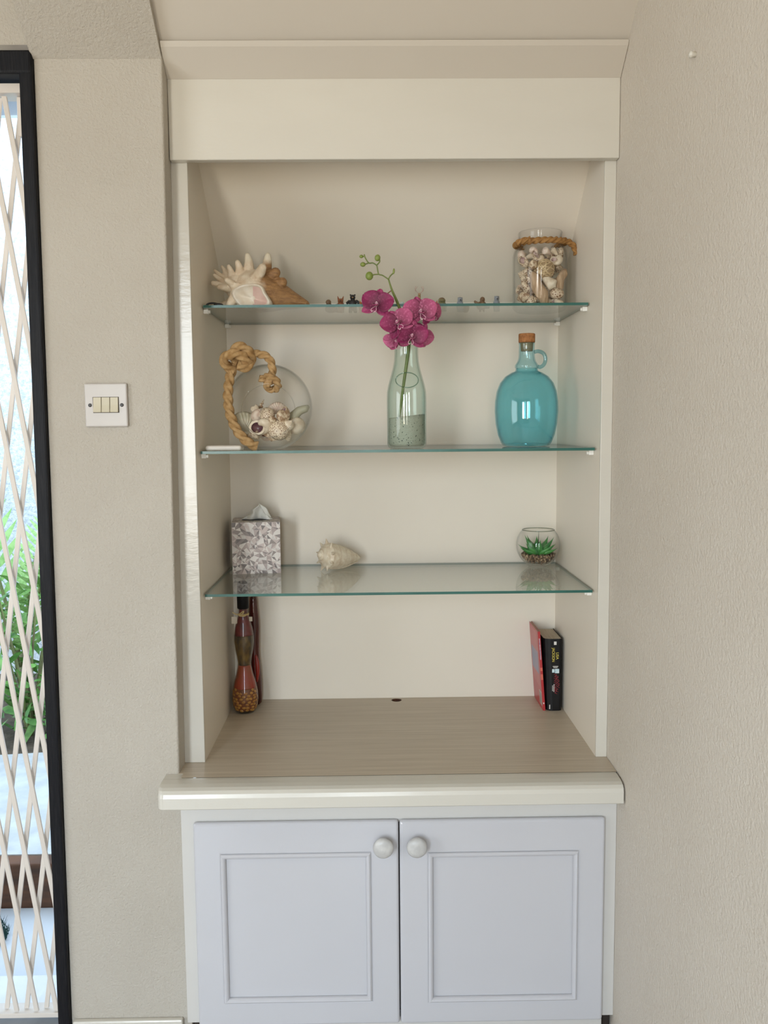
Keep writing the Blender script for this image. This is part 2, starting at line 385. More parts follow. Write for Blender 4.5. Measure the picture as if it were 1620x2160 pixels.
# turf mat
dm = thing('door_mat', 'dark green artificial turf mat on the porch slab', 'mat', (-0.80, 0.29, PZ))
put('backing', MB().lathe([(0, 0.0), (.235, 0.0), (.24, .004), (.235, .008), (0, .008)], 32, M=Matrix.Diagonal((1, .52, 1, 1))), mat('mat_backing', (0.01, 0.03, 0.03), None, 20, 0.9), dm)
b = MB()
for i in range(5200):
    a, rr = random.random()*2*PI, math.sqrt(random.random())*.245
    x, y = rr*math.cos(a), rr*math.sin(a)*.52; h = random.uniform(.012, .028); dx, dy = random.uniform(-.012, .012), random.uniform(-.012, .012)
    b.add([(x-.0014, y, .007), (x+.0014, y, .007), (x+dx, y+dy, .007+h)], [(0, 1, 2)])
tag(put('turf', b, mat('turf_green', (0.012, 0.055, 0.055), (0.03, 0.10, 0.09), 40, 0.6), dm, fix=False), kind='stuff')
# palms and shrubs
PALM = mat('palm_leaf', (0.20, 0.40, 0.10), (0.36, 0.56, 0.20), 9, 0.45)
SHRUB = mat('shrub_leaf', (0.05, 0.16, 0.03), (0.16, 0.34, 0.07), 25, 0.5)
TRUNK = mat('palm_stem', (0.20, 0.24, 0.08), (0.12, 0.10, 0.05), 20, 0.7)
def leaflet_mesh(L, w):
    b = MB()
    ws = [0.25, .8, 1, .9, .65, .35, 0.02]; n = len(ws)
    vs = []
    for i, q in enumerate(ws):
        t = i/(n-1); vs += [(t*L, -q*w/2, -.12*L*t*t), (t*L, 0, .004-.12*L*t*t), (t*L, q*w/2, -.12*L*t*t)]
    fs = []
    for i in range(n-1):
        o = i*3; fs += [(o, o+1, o+4, o+3), (o+1, o+2, o+5, o+4)]
    return b.add(vs, fs).mesh('leaflet', PALM, True)
LEAFLET = leaflet_mesh(1.0, 0.14)
def palm(loc, fronds, label):
    t = thing('palm', label, 'palm', loc)
    put('stem', MB().tube([(0, 0, -.02), (0.01, 0, .1), (0, .01, .24)], [.035, .028, .018], 10), TRUNK, t, True)
    for (az, el, L) in fronds:
        d = Vector((math.cos(az), math.sin(az), 0)); pts = []
        for i in range(13):
            s = i/12; e = el-1.35*s*s*0.7
            pts.append((pts[-1]+(d*math.cos(e)+Vector((0, 0, math.sin(e))))*L/12) if pts else Vector((0, 0, .18)))
        fr = put('frond', MB().tube(pts, [.009*(1-.8*i/12) for i in range(13)], 6), TRUNK, t, True)
        side = d.cross(Vector((0, 0, 1)))
        for i in range(3, 25):
            s = i/25; k = min(11, int(s*12)); p = pts[k].lerp(pts[k+1], s*12-k); tg = (pts[k+1]-pts[k]).normalized()
            for sg in (-1, 1):
                o = bpy.data.objects.new('leaflet', LEAFLET); COL.objects.link(o); o.parent = fr
                dr = (tg*(.55+.5*s)+side*sg*.9).normalized(); up = tg.cross(side).normalized()
                if up.z < 0: up = -up
                yv = up.cross(dr).normalized(); zv = dr.cross(yv)
                M = Matrix((dr, yv, zv)).transposed().to_4x4()
                ln = L*.20*math.sin(PI*min(1, .18+.8*s))**.7
                M = M @ Matrix.Diagonal((ln, ln*.9, ln, 1)); M.translation = p
                o.matrix_local = M
palm((-1.06, 1.70, -0.45), [(0.25, 1.36, 1.42), (2.6, 1.28, 1.30), (4.4, 1.10, .80), (5.5, 1.15, .85), (1.5, 1.35, .80)], 'feathery green palm standing before the stucco wall')
def shrub(loc, r, h, n, leaf, label, m):
    t = thing('shrub', label, 'shrub', loc, group='shrubs beside the path')
    b = MB()
    for i in range(7):
        a = i*.9; b.tube([(0, 0, -.02), (math.cos(a)*r*.3, math.sin(a)*r*.3, h*.5), (math.cos(a)*r*.7, math.sin(a)*r*.7, h*.9)], [.007, .005, .003], 6)
    put('stems', b, TRUNK, t)
    b = MB()
    for i in range(n):
        a = random.random()*2*PI; z = random.random(); rr = r*math.sqrt(random.random())*(0.55+.45*math.sin(PI*z))
        p = Vector((rr*math.cos(a), rr*math.sin(a), h*(.06+.94*z)))
        M = rot(random.uniform(-.9, .9), random.uniform(-.9, .9), random.random()*6.28); L = leaf*random.uniform(.6, 1.3); w_ = L*.3
        vs = [(0, 0, 0), (L*.4, -w_/2, .02*L), (L*.4, w_/2, .02*L), (L*.75, -w_*.35, 0), (L*.75, w_*.35, 0), (L, 0, -.12*L)]
        b.add([M @ Vector(q)+p for q in vs], [(0, 1, 2), (1, 3, 4, 2), (3, 5, 4)])
    tag(put('foliage', b, m, t, fix=False), kind='stuff')
shrub((-0.93, 1.42, -0.45), .20, .60, 170, .10, 'leafy green shrub growing between path and palm', SHRUB)
shrub((-0.76, 1.75, -0.45), .17, .72, 150, .09, 'tall pale shrub against the stucco wall', mat('shrub_leaf_pale', (0.14, 0.26, 0.08), (0.32, 0.45, 0.20), 20, 0.5))
shrub((-0.80, 1.40, -0.45), .12, .24, 110, .08, 'low plant with fresh green leaves at the path edge', mat('shrub_leaf_fresh', (0.10, 0.28, 0.06), (0.18, 0.40, 0.10), 20, 0.5))

# ================================================================== CABINET AND WORKTOP
cab = thing('built_in_cabinet', 'low white built-in cabinet with two panelled doors under the worktop', 'cabinet', (0.40, -0.08, FZ))
C0 = -Vector((0.40, -0.08, FZ))
def cput(name, b, m, parent, **k):
    b.v = [tuple(Vector(p)+C0) for p in b.v]; return put(name, b, m, parent, **k)
cput('face_frame', MB().box(-.0350, -.0112, -.0800, -.0590, -.515, -.0425).box(.8088, XR-.0006, -.0800, -.0590, -.515, -.0425).box(-.0112, .8088, -.0800, -.0590, -.0960, -.0425).box(-.0112, .8088, -.0800, -.0590, -.56, -.5100), FRAMEW, cab)
cput('carcass', MB().box(-.026, XR-.002, -.0585, D-.01, -.57, -.045), DARK, cab)
cput('plinth', MB().box(-.028, XR-.002, -.055, .0, FZ+.0005, -.5715), DARK, cab)
def cdoor(x0, x1, z0, z1, kx, pl, pr, pb, pt):
    yf = -.0925
    b = MB()
    # stiles and rails
    yb = -.0805; O = [(x0, z0), (x1, z0), (x1, z1), (x0, z1)]; I = [(pl, pb), (pr, pb), (pr, pt), (pl, pt)]
    vs = [(x, y, z) for R_ in (O, I) for y in (yf, yb) for x, z in R_]; fs = []
    for k in range(4):
        j = (k+1) % 4
        fs += [(k, j, 8+j, 8+k), (4+k, 12+k, 12+j, 4+j), (k, 4+k, 4+j, j), (8+k, 8+j, 12+j, 12+k)]
    b.add(vs, fs)
    d = cput('cabinet_door', b, WHITE, cab, bevel=0.0055, bseg=4)
    # fill joints so the frame reads as one leaf
    cput('panel', MB().box(pl-.0005, pr+.0005, yf+.0045, -.0806, pb-.0005, pt+.0005), WHITE, d)
    # moulding round the panel: swept half-round bead, mitred
    m = MB(); prof = [(0, .0), (.0012, -.0026), (.0040, -.0044), (.0072, -.0034), (.0095, -.0006), (.0105, .003)]
    rings = []
    for o, yy in prof:
        rings.append([(pl-.003+o, yf+yy, pb-.003+o), (pr+.003-o, yf+yy, pb-.003+o), (pr+.003-o, yf+yy, pt+.003-o), (pl-.003+o, yf+yy, pt+.003-o)])
    vs = [p for rg in rings for p in rg]; fs = []
    for i in range(len(rings)-1):
        for k in range(4): fs.append((i*4+k, i*4+(k+1) % 4, (i+1)*4+(k+1) % 4, (i+1)*4+k))
    cput('moulding', m.add(vs, fs), WHITE, d, fix=False)
    # knob: lathe about the y axis
    kb = MB().lathe([(0, 0), (.0085, 0), (.0085, .006), (.0125, .010), (.0180, .016), (.0202, .0215), (.0198, .0255), (.0170, .0285), (.0110, .0305), (.0040, .0312), (0, .0314)], 40, (kx, yf, -.1335), rot(x=PI/2))
    cput('knob', kb, KNOB, d, smooth=True)
    hn = MB()
    return d
cdoor(-.0098, .3962, -.5170, -.0885, .3655, .0462, .3380, -.4640, -.1560)
cdoor(.3982, .8076, -.5175, -.0890, .4315, .4575, .7520, -.4690, -.1590)

# worktop: brown laminate with a cable hole, rounded cream nosing
wt = thing('worktop', 'grey brown laminate worktop with rounded cream front ledge above the cabinet', 'worktop', (0.40, 0, -0.04))
WOOD, nt_, bs_, L_ = nodes('grey_brown_laminate')
v_ = coords(nt_, (0.8, 26, 6))
L_.new(mixcol(nt_, ramp(nt_, noise(nt_, v_, 6, 5, 0.65), 0.3, 0.7), (0.44, 0.365, 0.275), (0.56, 0.48, 0.38)), bs_.inputs['Base Color']); bs_.inputs['Roughness'].default_value = 0.38
hx, hy, hr = .407, .395, .0132
b = MB(); n = 32; q = .017
circ = [(hx+hr*math.cos(2*PI*k/n+PI/4), hy+hr*math.sin(2*PI*k/n+PI/4)) for k in range(n)]
sq = []
for k in range(n):
    a = 2*PI*k/n+PI/4; c_, s_ = math.cos(a), math.sin(a); mm = max(abs(c_), abs(s_)); sq.append((hx+q*c_/mm, hy+q*s_/mm))
vs = [(x, y, 0) for x, y in circ]+[(x, y, 0) for x, y in sq]+[(x, y, -.03) for x, y in circ]
fs = [(k, n+k, n+(k+1) % n, (k+1) % n) for k in range(n)]+[(k, (k+1) % n, 2*n+(k+1) % n, 2*n+k) for k in range(n)]
b.add(vs, fs)
X0, X1, Y0, Y1 = -.0330, XR-.0006, -.0790, D-.0003
def quad(a, c, e, g): b.add([(a, e, 0), (c, e, 0), (c, g, 0), (a, g, 0)], [(0, 1, 2, 3)])
quad(X0, hx-q, -.0, hy-q); quad(hx-q, hx+q, 0, hy-q); quad(hx+q, X1, 0, hy-q)
quad(X0, hx-q, hy-q, hy+q); quad(hx+q, X1, hy-q, hy+q)
quad(X0, hx-q, hy+q, Y1); quad(hx-q, hx+q, hy+q, Y1); quad(hx+q, X1, hy+q, Y1); quad(X0, X1, Y0, 0)
b.v = [(x-.40, y, z+.04) for x, y, z in b.v]
b.box(-.4440, -.4329, -.0578, .0, .020, .0400); put('laminate', b, WOOD, wt)
put('hole_lining', MB().lathe([(0, .0085), (hr-.0003, .0085), (hr-.0003, .0392), (hr-.0015, .0392), (hr-.0015, .010), (0, .010)], 28, (hx-.40, hy, 0), cap=False), mat('hole_wood', (0.10, 0.035, 0.012), (0.05, 0.018, 0.008), 60, 0.7), wt)
# nosing profile (y,z) swept in x, with a rounded left return
prof = [(-.0788, -.0405), (-.0788, -.0005), (-.090, .0002), (-.108, -.0002), (-.122, -.0018), (-.131, -.0048), (-.1365, -.0100), (-.1385, -.0175), (-.1385, -.0385), (-.1365, -.0405)]
b = MB()
stations = [(-.0635, .62), (-.0655, .82), (-.0660, .93), (-.0645, .985), (-.0600, 1.0), (XR-.004, 1.0)]
vs = []; fs = []
st = []
for i in range(7):   # rounded end: scale profile depth towards the wall
    a = (i/6)*PI/2; st.append((-.0665+.012*(1-math.cos(a))*1.0 if i else -.0665, 0.80+0.20*math.sin(a)))
st.append((XR-.0035, 1.0))
for x, s in st:
    for y, z in prof: vs.append((x-.40, -.0788+(y+.0788)*s, z+.04))
m_ = len(prof)
for i in range(len(st)-1):
    for k in range(m_): fs.append((i*m_+k, i*m_+(k+1) % m_, (i+1)*m_+(k+1) % m_, (i+1)*m_+k))
fs += [tuple(range(m_)), tuple((len(st)-1)*m_+k for k in range(m_))[::-1]]
b.add(vs, fs)
b.box(-.4665, -.4315, -.0788, -.0590, -.0005, .0395)
put('nosing', b, TRIM, wt, smooth=False, bevel=0.0008, bseg=2)

# ================================================================== GLASS SHELVES
SH = {}
def shelf(y0, z, label, pegs):
    t = 0.0055; x0, x1 = .0035, W-.0035
    b = MB(); b.box(x0, x1, y0, D-.002, z-t, z)
    b.m = [0, 0, 1, 1, 1, 1]
    o = put('glass_shelf', b, [SHELFG, SHELFE], fix=False)
    tag(o, label, 'shelf', 'glass shelves in the niche')
    return o
Z1, Z2, Z3 = .9415, .6405, .3458
shelf(.1023, Z1, 'highest glass shelf, holding the large conch and the figurines', 0)
shelf(.0316, Z2, 'middle glass shelf, holding the turquoise jug and the orchid bottle', 0)
shelf(.0316, Z3, 'lowest glass shelf, holding the tissue box and the whelk shell', 0)
for z, yf, nm, who in ((Z1, .125, 'highest', ('conch', 'shell jar')), (Z2, .055, 'middle', ('white case', 'turquoise jug')), (Z3, .055, 'lowest', ('tissue box', 'succulent bowl'))):
    for sx, x in ((0, 0.0), (1, W)):
        for yy, fb in ((yf, 'front'), (D-.045 if z != Z1 else D-.02, 'rear')):
            s = 1 if sx == 0 else -1
            b = MB().box(min(x+s*.0003, x+s*.0105), max(x+s*.0003, x+s*.0105), yy-.0045, yy+.0045, z-.0055-.0098, z-.0057)
            b.lathe([(0, 0), (.0035, 0), (.0035, .004), (0, .004)], 10, (x+s*.0105, yy, z-.011), rot(y=s*PI/2))
            tag(put('shelf_peg', b, PEG, bevel=0.0008, bseg=1), 'white plastic peg under the %s corner of the %s glass shelf below the %s' % (fb, nm, who[sx]), 'peg', 'white shelf pegs')

# ================================================================== SWITCH AND NAIL
sw = thing('light_switch', 'square off-white light switch plate with three cream rockers on the pier', 'switch', (-.155, YW, .7328))
put('plate', MB().box(-.0405, .0405, -.0075, -.0002, -.0415, .0415), mat('switch_plate', (0.50, 0.465, 0.435), (0.485, 0.45, 0.42), 20, 0.35), sw, bevel=0.0028, bseg=3)
put('recess', MB().box(-.0248, .0248, -.0078, -.0074, -.0145, .0155), DARK, sw)
RK = mat('switch_cream', (0.53, 0.475, 0.35), (0.51, 0.455, 0.33), 20, 0.35)
for k in range(3):
    x = -.0238+k*.0161
    put('rocker', MB().prism_x([(-.0076, -.0135), (-.0122, -.0135), (-.0102, .0), (-.0088, .0148), (-.0076, .0148)], x, x+.0152), RK, sw, bevel=0.0006)
for x in (-.0302, .0302):
    s_ = put('screw', MB().lathe([(0, .0074), (.0034, .0074), (.0034, .0084), (.0022, .0090), (0, .0090)], 16, (x, 0, 0), rot(x=PI/2)), mat('screw_dark', (0.02, 0.016, 0.014), None, 60, 0.4), sw)
tag(put('nail', MB().lathe([(0, -.004), (.0035, -.004), (.0038, .004), (.0048, .006), (.0050, .0085), (.0030, .0105), (0, .011)], 14, (XR, -.4145, 1.2276), rot(y=-PI/2)), TRIM, smooth=True), 'painted-over nail sticking out of the bare side wall', 'nail')

# ================================================================== SHELLS (generic builders)
def spiral(turns=4, A=.45, B=.55, H=.9, k=None, elong=1.0, knob=0.0, nk=9, nt=26, np_=14, rib=0.0, nrib=0):
    """logarithmic spiral shell, apex up (+z), unit-ish size, closed at the mouth by a recessed dish"""
    T = turns*2*PI; k = k if k else 3.0/T; b = MB(); vs = []; N = int(nt*turns)
    for i in range(N+1):
        t = T*i/N; s = math.exp(k*(t-T)); cx, cy, cz = A*s*math.cos(t), A*s*math.sin(t), -H*s
        for j in range(np_):
            p = 2*PI*j/np_; e = elong if math.sin(p) < 0 else 1.0; rr = 1.0
            if knob:
                sh = max(0, math.cos(p-1.0))**6; rr += knob*sh*max(0, math.cos(nk*t))**3
            if rib: rr += rib*math.cos(nrib*p)
            ro = A*s+B*s*rr*math.cos(p)
            vs.append((ro*math.cos(t), ro*math.sin(t), cz+B*s*rr*e*math.sin(p)))
    fs = [(i*np_+j, i*np_+(j+1) % np_, (i+1)*np_+(j+1) % np_, (i+1)*np_+j) for i in range(N) for j in range(np_)]
    fs.append(tuple(range(np_))[::-1]); b.add(vs, fs)
    return b, vs[N*np_:(N+1)*np_]
def norm(b, size):
    xs = [Vector(p) for p in b.v]; lo = Vector([min(p[i] for p in xs) for i in range(3)]); hi = Vector([max(p[i] for p in xs) for i in range(3)])
    c = (lo+hi)/2; s = size/max(hi-lo); b.v = [tuple((p-c)*s) for p in xs]; return c, s
def mouth(b, rim, depth, mi):
    """inner dish in the mouth of a spiral shell"""
    R = [Vector(p) for p in rim]; c = sum(R, Vector())/len(R); n = (R[1]-R[0]).cross(R[4]-R[0]).normalized()
    back = (R[0]-c).length*depth
    tang = Vector((-c.y, c.x, 0)).normalized()
    lv = [R]; 
    for f_, d_ in ((.72, .04), (.58, .5), (.34, 1.0)):
        lv.append([c+(p-c)*f_-tang*back*d_ for p in R])
    m = len(R); vs = [p for l in lv for p in l]; o = b.mi
    b.add(vs[:2*m], [(k, (k+1) % m, m+(k+1) % m, m+k) for k in range(m)]); b.mi = mi
    b.add(vs, [(i*m+k, i*m+(k+1) % m, (i+1)*m+(k+1) % m, (i+1)*m+k) for i in range(1, len(lv)-1) for k in range(m)]+[tuple((len(lv)-1)*m+k for k in range(m))])
    b.mi = o
def k_snail(size):
    b, rim = spiral(3.2, .42, .55, .55); mouth(b, rim, .8, 1); norm(b, size); return b
def k_turret(size):
    b, rim = spiral(7, .30, .36, 2.1, k=.085, rib=0.03, nrib=5); mouth(b, rim, .6, 1); norm(b, size); return b
def k_whorl(size):
    b, rim = spiral(4.2, .40, .48, .95, elong=1.7, knob=.22, nk=8); mouth(b, rim, .8, 1); norm(b, size); return b
def k_fan(size):
    b = MB(); nr = 11
    def fn(u, v):
        a = (u-.5)*2.3; r = v*(1-.10*abs(2*u-1)**2)+.02; rip = .035*math.cos(u*nr*2*PI)*v
        return (r*math.sin(a), -(.34*(1-(2*v-1)**2)*(1-.55*(2*u-1)**2)+rip), r*math.cos(a)-.5)
    b.grid(fn, 66, 10); norm(b, size); return b
def k_dome(size):
    b = MB(); b.lathe([(0, -.30), (.30, -.30), (.46, -.20), (.5, -.02), (.45, .17), (.30, .31), (.12, .37), (0, .38)], 28); norm(b, size); return b
def k_cone(size):
    b = MB(); b.lathe([(0, .52), (.06, .46), (.16, .40), (.30, .34), (.33, .27), (.28, .05), (.17, -.28), (.08, -.5), (0, -.52)], 24); norm(b, size); return b
def k_drift(size):
    b = MB(); b.tube([(0, 0, -.5), (.03, .02, -.2), (-.02, 0, .1), (.04, -.02, .35), (.02, 0, .5)], [.10, .19, .17, .15, .06], 10); norm(b, size); return b
SM = [shell_mat('shell_cream_brown', (0.64, 0.53, 0.38), (0.28, 0.17, 0.095), (0.30, 0.18, 0.10), 420),
      shell_mat('shell_lattice_brown', (0.72, 0.62, 0.47), (0.64, 0.53, 0.39), (0.21, 0.12, 0.065), 130, wave=1),
      shell_mat('shell_pink_white', (0.70, 0.60, 0.50), (0.62, 0.47, 0.38), (0.5, 0.3, 0.2), 300),
      shell_mat('shell_ivory', (0.72, 0.64, 0.51), (0.60, 0.50, 0.37), (0.5, 0.3, 0.2), 200),
      shell_mat('shell_grey_green', (0.44, 0.42, 0.31), (0.54, 0.50, 0.39), (0.5, 0.3, 0.2), 150),
      shell_mat('shell_giraffe', (0.68, 0.58, 0.44), (0.64, 0.53, 0.39), (0.24, 0.13, 0.07), 85, wave=1)]
MOUTH = mat('shell_mouth', (0.62, 0.50, 0.45), (0.30, 0.16, 0.16), 60, 0.3)
MOUTHD = mat('shell_mouth_dark', (0.10, 0.045, 0.055), (0.20, 0.10, 0.10), 60, 0.3)
KIND = {'snail': (k_snail, 'round spiral snail shell', True), 'turret': (k_turret, 'long pointed turret shell', True), 'whorl': (k_whorl, 'knobbly whorled sea shell', True),
        'fan': (k_fan, 'ribbed fan shell', True), 'dome': (k_dome, 'lattice patterned domed shell', True), 'cone': (k_cone, 'smooth cone shell', True), 'drift': (k_drift, 'pale driftwood piece', True)}
def add_shell(kind, size, loc, R, m, label, group, name='seashell', mouth_m=None):
    fn, _, sm = KIND[kind]; b = fn(size)
    b.xf(R)
    o = put(name, b, [m, mouth_m or MOUTH], smooth=sm, loc=loc, fix=False, solid=(0.0011 if kind == 'fan' else 0))
    if kind == 'fan': pass
    return tag(o, label, 'shell' if kind != 'drift' else 'driftwood', group)
def ropetube(name, pts, r, m, parent, n=14, closed=False, seg=24, tw=None):
    return put(name, MB().tube(spline(pts, n, closed), r, seg, lobes=3, amp=.60, twist=tw or 2*PI/(r*7.0), closed=closed), m, parent, smooth=True)

# ================================================================== HIGHEST SHELF
# ---- large conch ---------------------------------------------------
CM, nt_, bs_, L_ = nodes('conch_surface')
tc = nt_.nodes.new('ShaderNodeTexCoord'); sx = nt_.nodes.new('ShaderNodeSeparateXYZ'); L_.new(tc.outputs['Object'], sx.inputs[0])
nz = noise(nt_, tc.outputs['Object'], 45, 4, .6)
ad = nt_.nodes.new('ShaderNodeMath'); ad.operation = 'MULTIPLY_ADD'; ad.inputs[1].default_value = 0.06; L_.new(nz, ad.inputs[0]); L_.new(sx.outputs[0], ad.inputs[2])
f1 = ramp(nt_, ad.outputs[0], 0.030, 0.048)          # cream spire -> brown body whorl
brown = mixcol(nt_, ramp(nt_, noise(nt_, coords(nt_, (1, 1, 3.5)), 60, 4, .7), .3, .7), (0.43, 0.235, 0.09), (0.20, 0.10, 0.045))
cream = mixcol(nt_, ramp(nt_, nz, .35, .7), (0.78, 0.68, 0.54), (0.64, 0.49, 0.34))
c3 = mixcol(nt_, f1, cream, brown)
hi = ramp(nt_, sx.outputs[2], .100, .112)             # chalky horn tips
ng = nt_.nodes.new('ShaderNodeMath'); ng.operation = 'MULTIPLY'; ng.inputs[1].default_value = -1; L_.new(sx.outputs[1], ng.inputs[0])
c4 = mixcol(nt_, ramp(nt_, ng.outputs[0], .046, .054), c3, cream)
L_.new(mixcol(nt_, hi, c4, (0.74, 0.66, 0.52)), bs_.inputs['Base Color']); bs_.inputs['Roughness'].default_value = .6
bump(nt_, bs_, noise(nt_, tc.outputs['Object'], 160, 4, .65), .8, .0022)
conch = thing('conch_shell', 'large horned conch shell with cream spire and brown body on the highest glass shelf', 'shell', (.100, .215, Z1))
b = MB()
ax0, ax1 = Vector((-.078, .006, .064)), Vector((.124, -.004, .012))
ax = (ax1-ax0).normalized(); M = ax.to_track_quat('Z', 'Y').to_matrix().to_4x4(); M.translation = ax0
Lx = (ax1-ax0).length
pf = [(0, -.012), (.010, -.004), (.019, .010), (.022, .018), (.030, .026), (.034, .040), (.045, .052), (.054, .072), (.055, .086), (.050, .104), (.041, .124), (.030, .146), (.021, .166), (.014, .184), (.008, .198), (0, .203)]
cb = MB().lathe(pf, 40); vs = []
for p in cb.v:
    q = Vector(p); a = math.atan2(q.y, q.x)
    g = 1+.05*math.sin(3*a+q.z*60)+.05*mnoise.noise(q*60); q.x *= g; q.y *= g*.86
    q = M @ q; q.z = max(q.z, .0015); vs.append(q)
b.add(vs, cb.f)
def horn(base, tip, r0, r1):
    bx, tx = Vector(base), Vector(tip); md = bx.lerp(tx, .55)+Vector((.002, 0, .0))
    b.tube(spline([bx, md, tx], 4), [r0+(r1-r0)*i/8 for i in range(9)], 10); b.ell(tx, r1, seg=10, rings=6)
for h in [((-.016, 0, .085), (-.017, -.002, .121), .014, .0062), ((.018, .004, .080), (.027, .002, .121), .015, .0068), ((.000, -.032, .062), (.022, -.058, .085), .015, .009),
          ((-.034, -.008, .074), (-.037, -.014, .104), .012, .006), ((-.052, -.006, .070), (-.057, -.012, .096), .010, .005), ((-.062, 0, .070), (-.073, -.002, .098), .009, .0032),
          ((-.068, 0, .064), (-.089, -.006, .089), .010, .0032), ((-.070, -.008, .060), (-.087, -.022, .076), .009, .004), ((-.062, -.018, .05), (-.088, -.034, .057), .010, .0055),
          ((-.054, -.020, .048), (-.074, -.040, .048), .010, .0055), ((-.044, -.026, .05), (-.056, -.048, .061), .010, .006), ((-.032, -.028, .05), (-.052, -.046, .009), .017, .008),
          ((-.048, .01, .03), (-.078, .0, .014), .011, .006), ((.028, -.016, .072), (.046, -.022, .081), .016, .011), ((.042, -.014, .056), (.060, -.022, .060), .015, .011), ((-.03, .02, .07), (-.034, .04, .09), .012, .006)]:
    horn(*h)
put('shell_body', b, CM, conch, smooth=True, remesh=.0017)
# flared lip and pink mouth on the viewer's side
LIP = mat('conch_lip', (0.76, 0.70, 0.60), (0.66, 0.56, 0.44), 50, .35)
PINK = mat('conch_pink', (0.60, 0.36, 0.33), (0.68, 0.50, 0.44), 25, .25)
rim = spline([(-.044, -.060, .030), (-.032, -.064, .045), (-.004, -.064, .051), (.017, -.062, .048), (.026, -.060, .032), (.036, -.058, .010), (.012, -.062, .001), (-.022, -.062, .002)], 5, True)
cen = Vector((.000, -.035, .022)); b = MB(); rg = []
for f_, d_ in ((1.10, .008), (1.0, .0), (.90, -.002), (.82, .003), (.55, .007), (.15, .008)):
    rg.append([cen+Vector(((p.x-cen.x)*f_, (p.y-cen.y)+d_+(.010 if f_ > 1.05 else 0), (p.z-cen.z)*f_)) for p in rim])
for l in rg:
    for p in l: p.z = max(p.z, .0012)
n = len(rim); vs = [p for l in rg for p in l]; fs = []
for i in range(len(rg)-1):
    for k in range(n): fs.append((i*n+k, i*n+(k+1) % n, (i+1)*n+(k+1) % n, (i+1)*n+k))
rgf = fs+[tuple((len(rg)-1)*n+k for k in range(n))]
inner = lambda f_: min(f_) >= 3*n and sum(vs[i].x for i in f_)/len(f_) > .001
put('lip', MB().add(vs, [f_ for f_ in rgf if not inner(f_)]), LIP, conch, smooth=True, fix=False)
put('mouth', MB().add(vs, [f_ for f_ in rgf if inner(f_)]), PINK, conch, smooth=True, fix=False)

# ---- black clip
cl = thing('black_clip', 'small black clip lying at the end of the highest shelf', 'clip', (.020, .135, Z1))
BLK = mat('black_plastic', (0.012, 0.012, 0.014), None, 60, .35)
put('arch', MB().tube(spline([(-.016, 0, .003), (-.012, 0, .007), (-.002, 0, .0085), (.008, 0, .007)], 5), .0021, 8), BLK, cl, True)
put('grip', MB().ell((.010, 0, .0045), (.0105, .006, .0042)), BLK, cl, True)
put('foot', MB().ell((-.0155, 0, .0028), (.0042, .004, .0026)), BLK, cl, True)

# ---- animal figurines ----------------------------------------------
FIGG = 'little animal figurines on the highest shelf'
def figure(name, label, x, parts, m, y=.245, extra=()):
    """parts: ellipsoids / cones fused to one body; extra: (name, builder, material)"""
    t = thing(name, label, 'figurine', (x, y, Z1), group=FIGG)
    b = MB()
    for p in parts:
        if p[0] == 'e': b.ell(p[1], p[2], rot(*(p[3] if len(p) > 3 else (0, 0, 0))), 14, 9)
        else: b.cone(p[1], p[2], p[3], p[4], 9)
    o = put('body', b, m, t, True, remesh=.00075)
    for nm, bb, mm in extra: put(nm, bb, mm, t, True)
    return t
def fm(n, a, c): return mat(n, a, c, 160, .5)
EYE = BLK
def seated(h, wv, ears, ear_l):
    """upright seated animal, height h"""
    e = [('e', (0, .003, h*.40), (wv*1.10, wv*.98, h*.40)), ('e', (0, -.001, h*.77), (wv*.80, wv*.78, h*.17)), ('e', (0, -wv*.85, h*.73), (wv*.34, wv*.45, h*.075)),
         ('e', (-wv*.6, -wv*.5, h*.07), (wv*.42, wv*.7, h*.07)), ('e', (wv*.6, -wv*.5, h*.07), (wv*.42, wv*.7, h*.07)),
         ('c', (-wv*.62, -wv*.4, h*.50), (-wv*.66, -wv*.9, h*.12), wv*.26, wv*.2), ('c', (wv*.62, -wv*.4, h*.50), (wv*.66, -wv*.9, h*.12), wv*.26, wv*.2)]
    for s in (-1, 1): e.append(('c', (s*wv*.50, 0, h*.86), (s*wv*ears, 0, h*.90+ear_l), wv*.32, wv*.07))
    return e
def nosed(h, wv): return [('nose', MB().ell((0, -wv*1.28, h*.745), (wv*.24, wv*.14, h*.035), seg=8, rings=6), EYE)]
GREY = fm('fig_grey', (0.30, 0.32, 0.34), (0.22, 0.24, 0.27)); BRN = fm('fig_brown', (0.13, 0.075, 0.04), (0.20, 0.12, 0.065)); RED = fm('fig_red_brown', (0.30, 0.11, 0.05), (0.20, 0.07, 0.03))
BLKF = fm('fig_black', (0.010, 0.010, 0.012), (0.022, 0.020, 0.020)); ORA = fm('fig_orange', (0.48, 0.17, 0.05), (0.38, 0.12, 0.035)); OLV = fm('fig_olive', (0.16, 0.14, 0.06), (0.22, 0.20, 0.10)); TAN = fm('fig_tan', (0.42, 0.27, 0.14), (0.32, 0.19, 0.09)); PALE = fm('fig_pale', (0.60, 0.64, 0.62), (0.40, 0.52, 0.52))
figure('sloth_figurine', 'tiny brown round-headed animal figurine lying beside the pointy-eared fox', .2625, [('e', (0, 0, .0085), (.014, .008, .0085)), ('e', (-.005, -.003, .0235), (.0062, .006, .0060)), ('e', (-.004, 0, .015), (.007, .006, .008)), ('c', (.002, -.002, .014), (.0165, -.003, .0185), .0035, .0022), ('c', (.008, 0, .006), (.019, 0, .004), .004, .003)], BRN)
figure('fox_figurine', 'reddish brown fox figurine with long pointed ears next to the black bear', .2845, seated(.034, .0082, .85, .0075), RED, extra=nosed(.034, .0085))
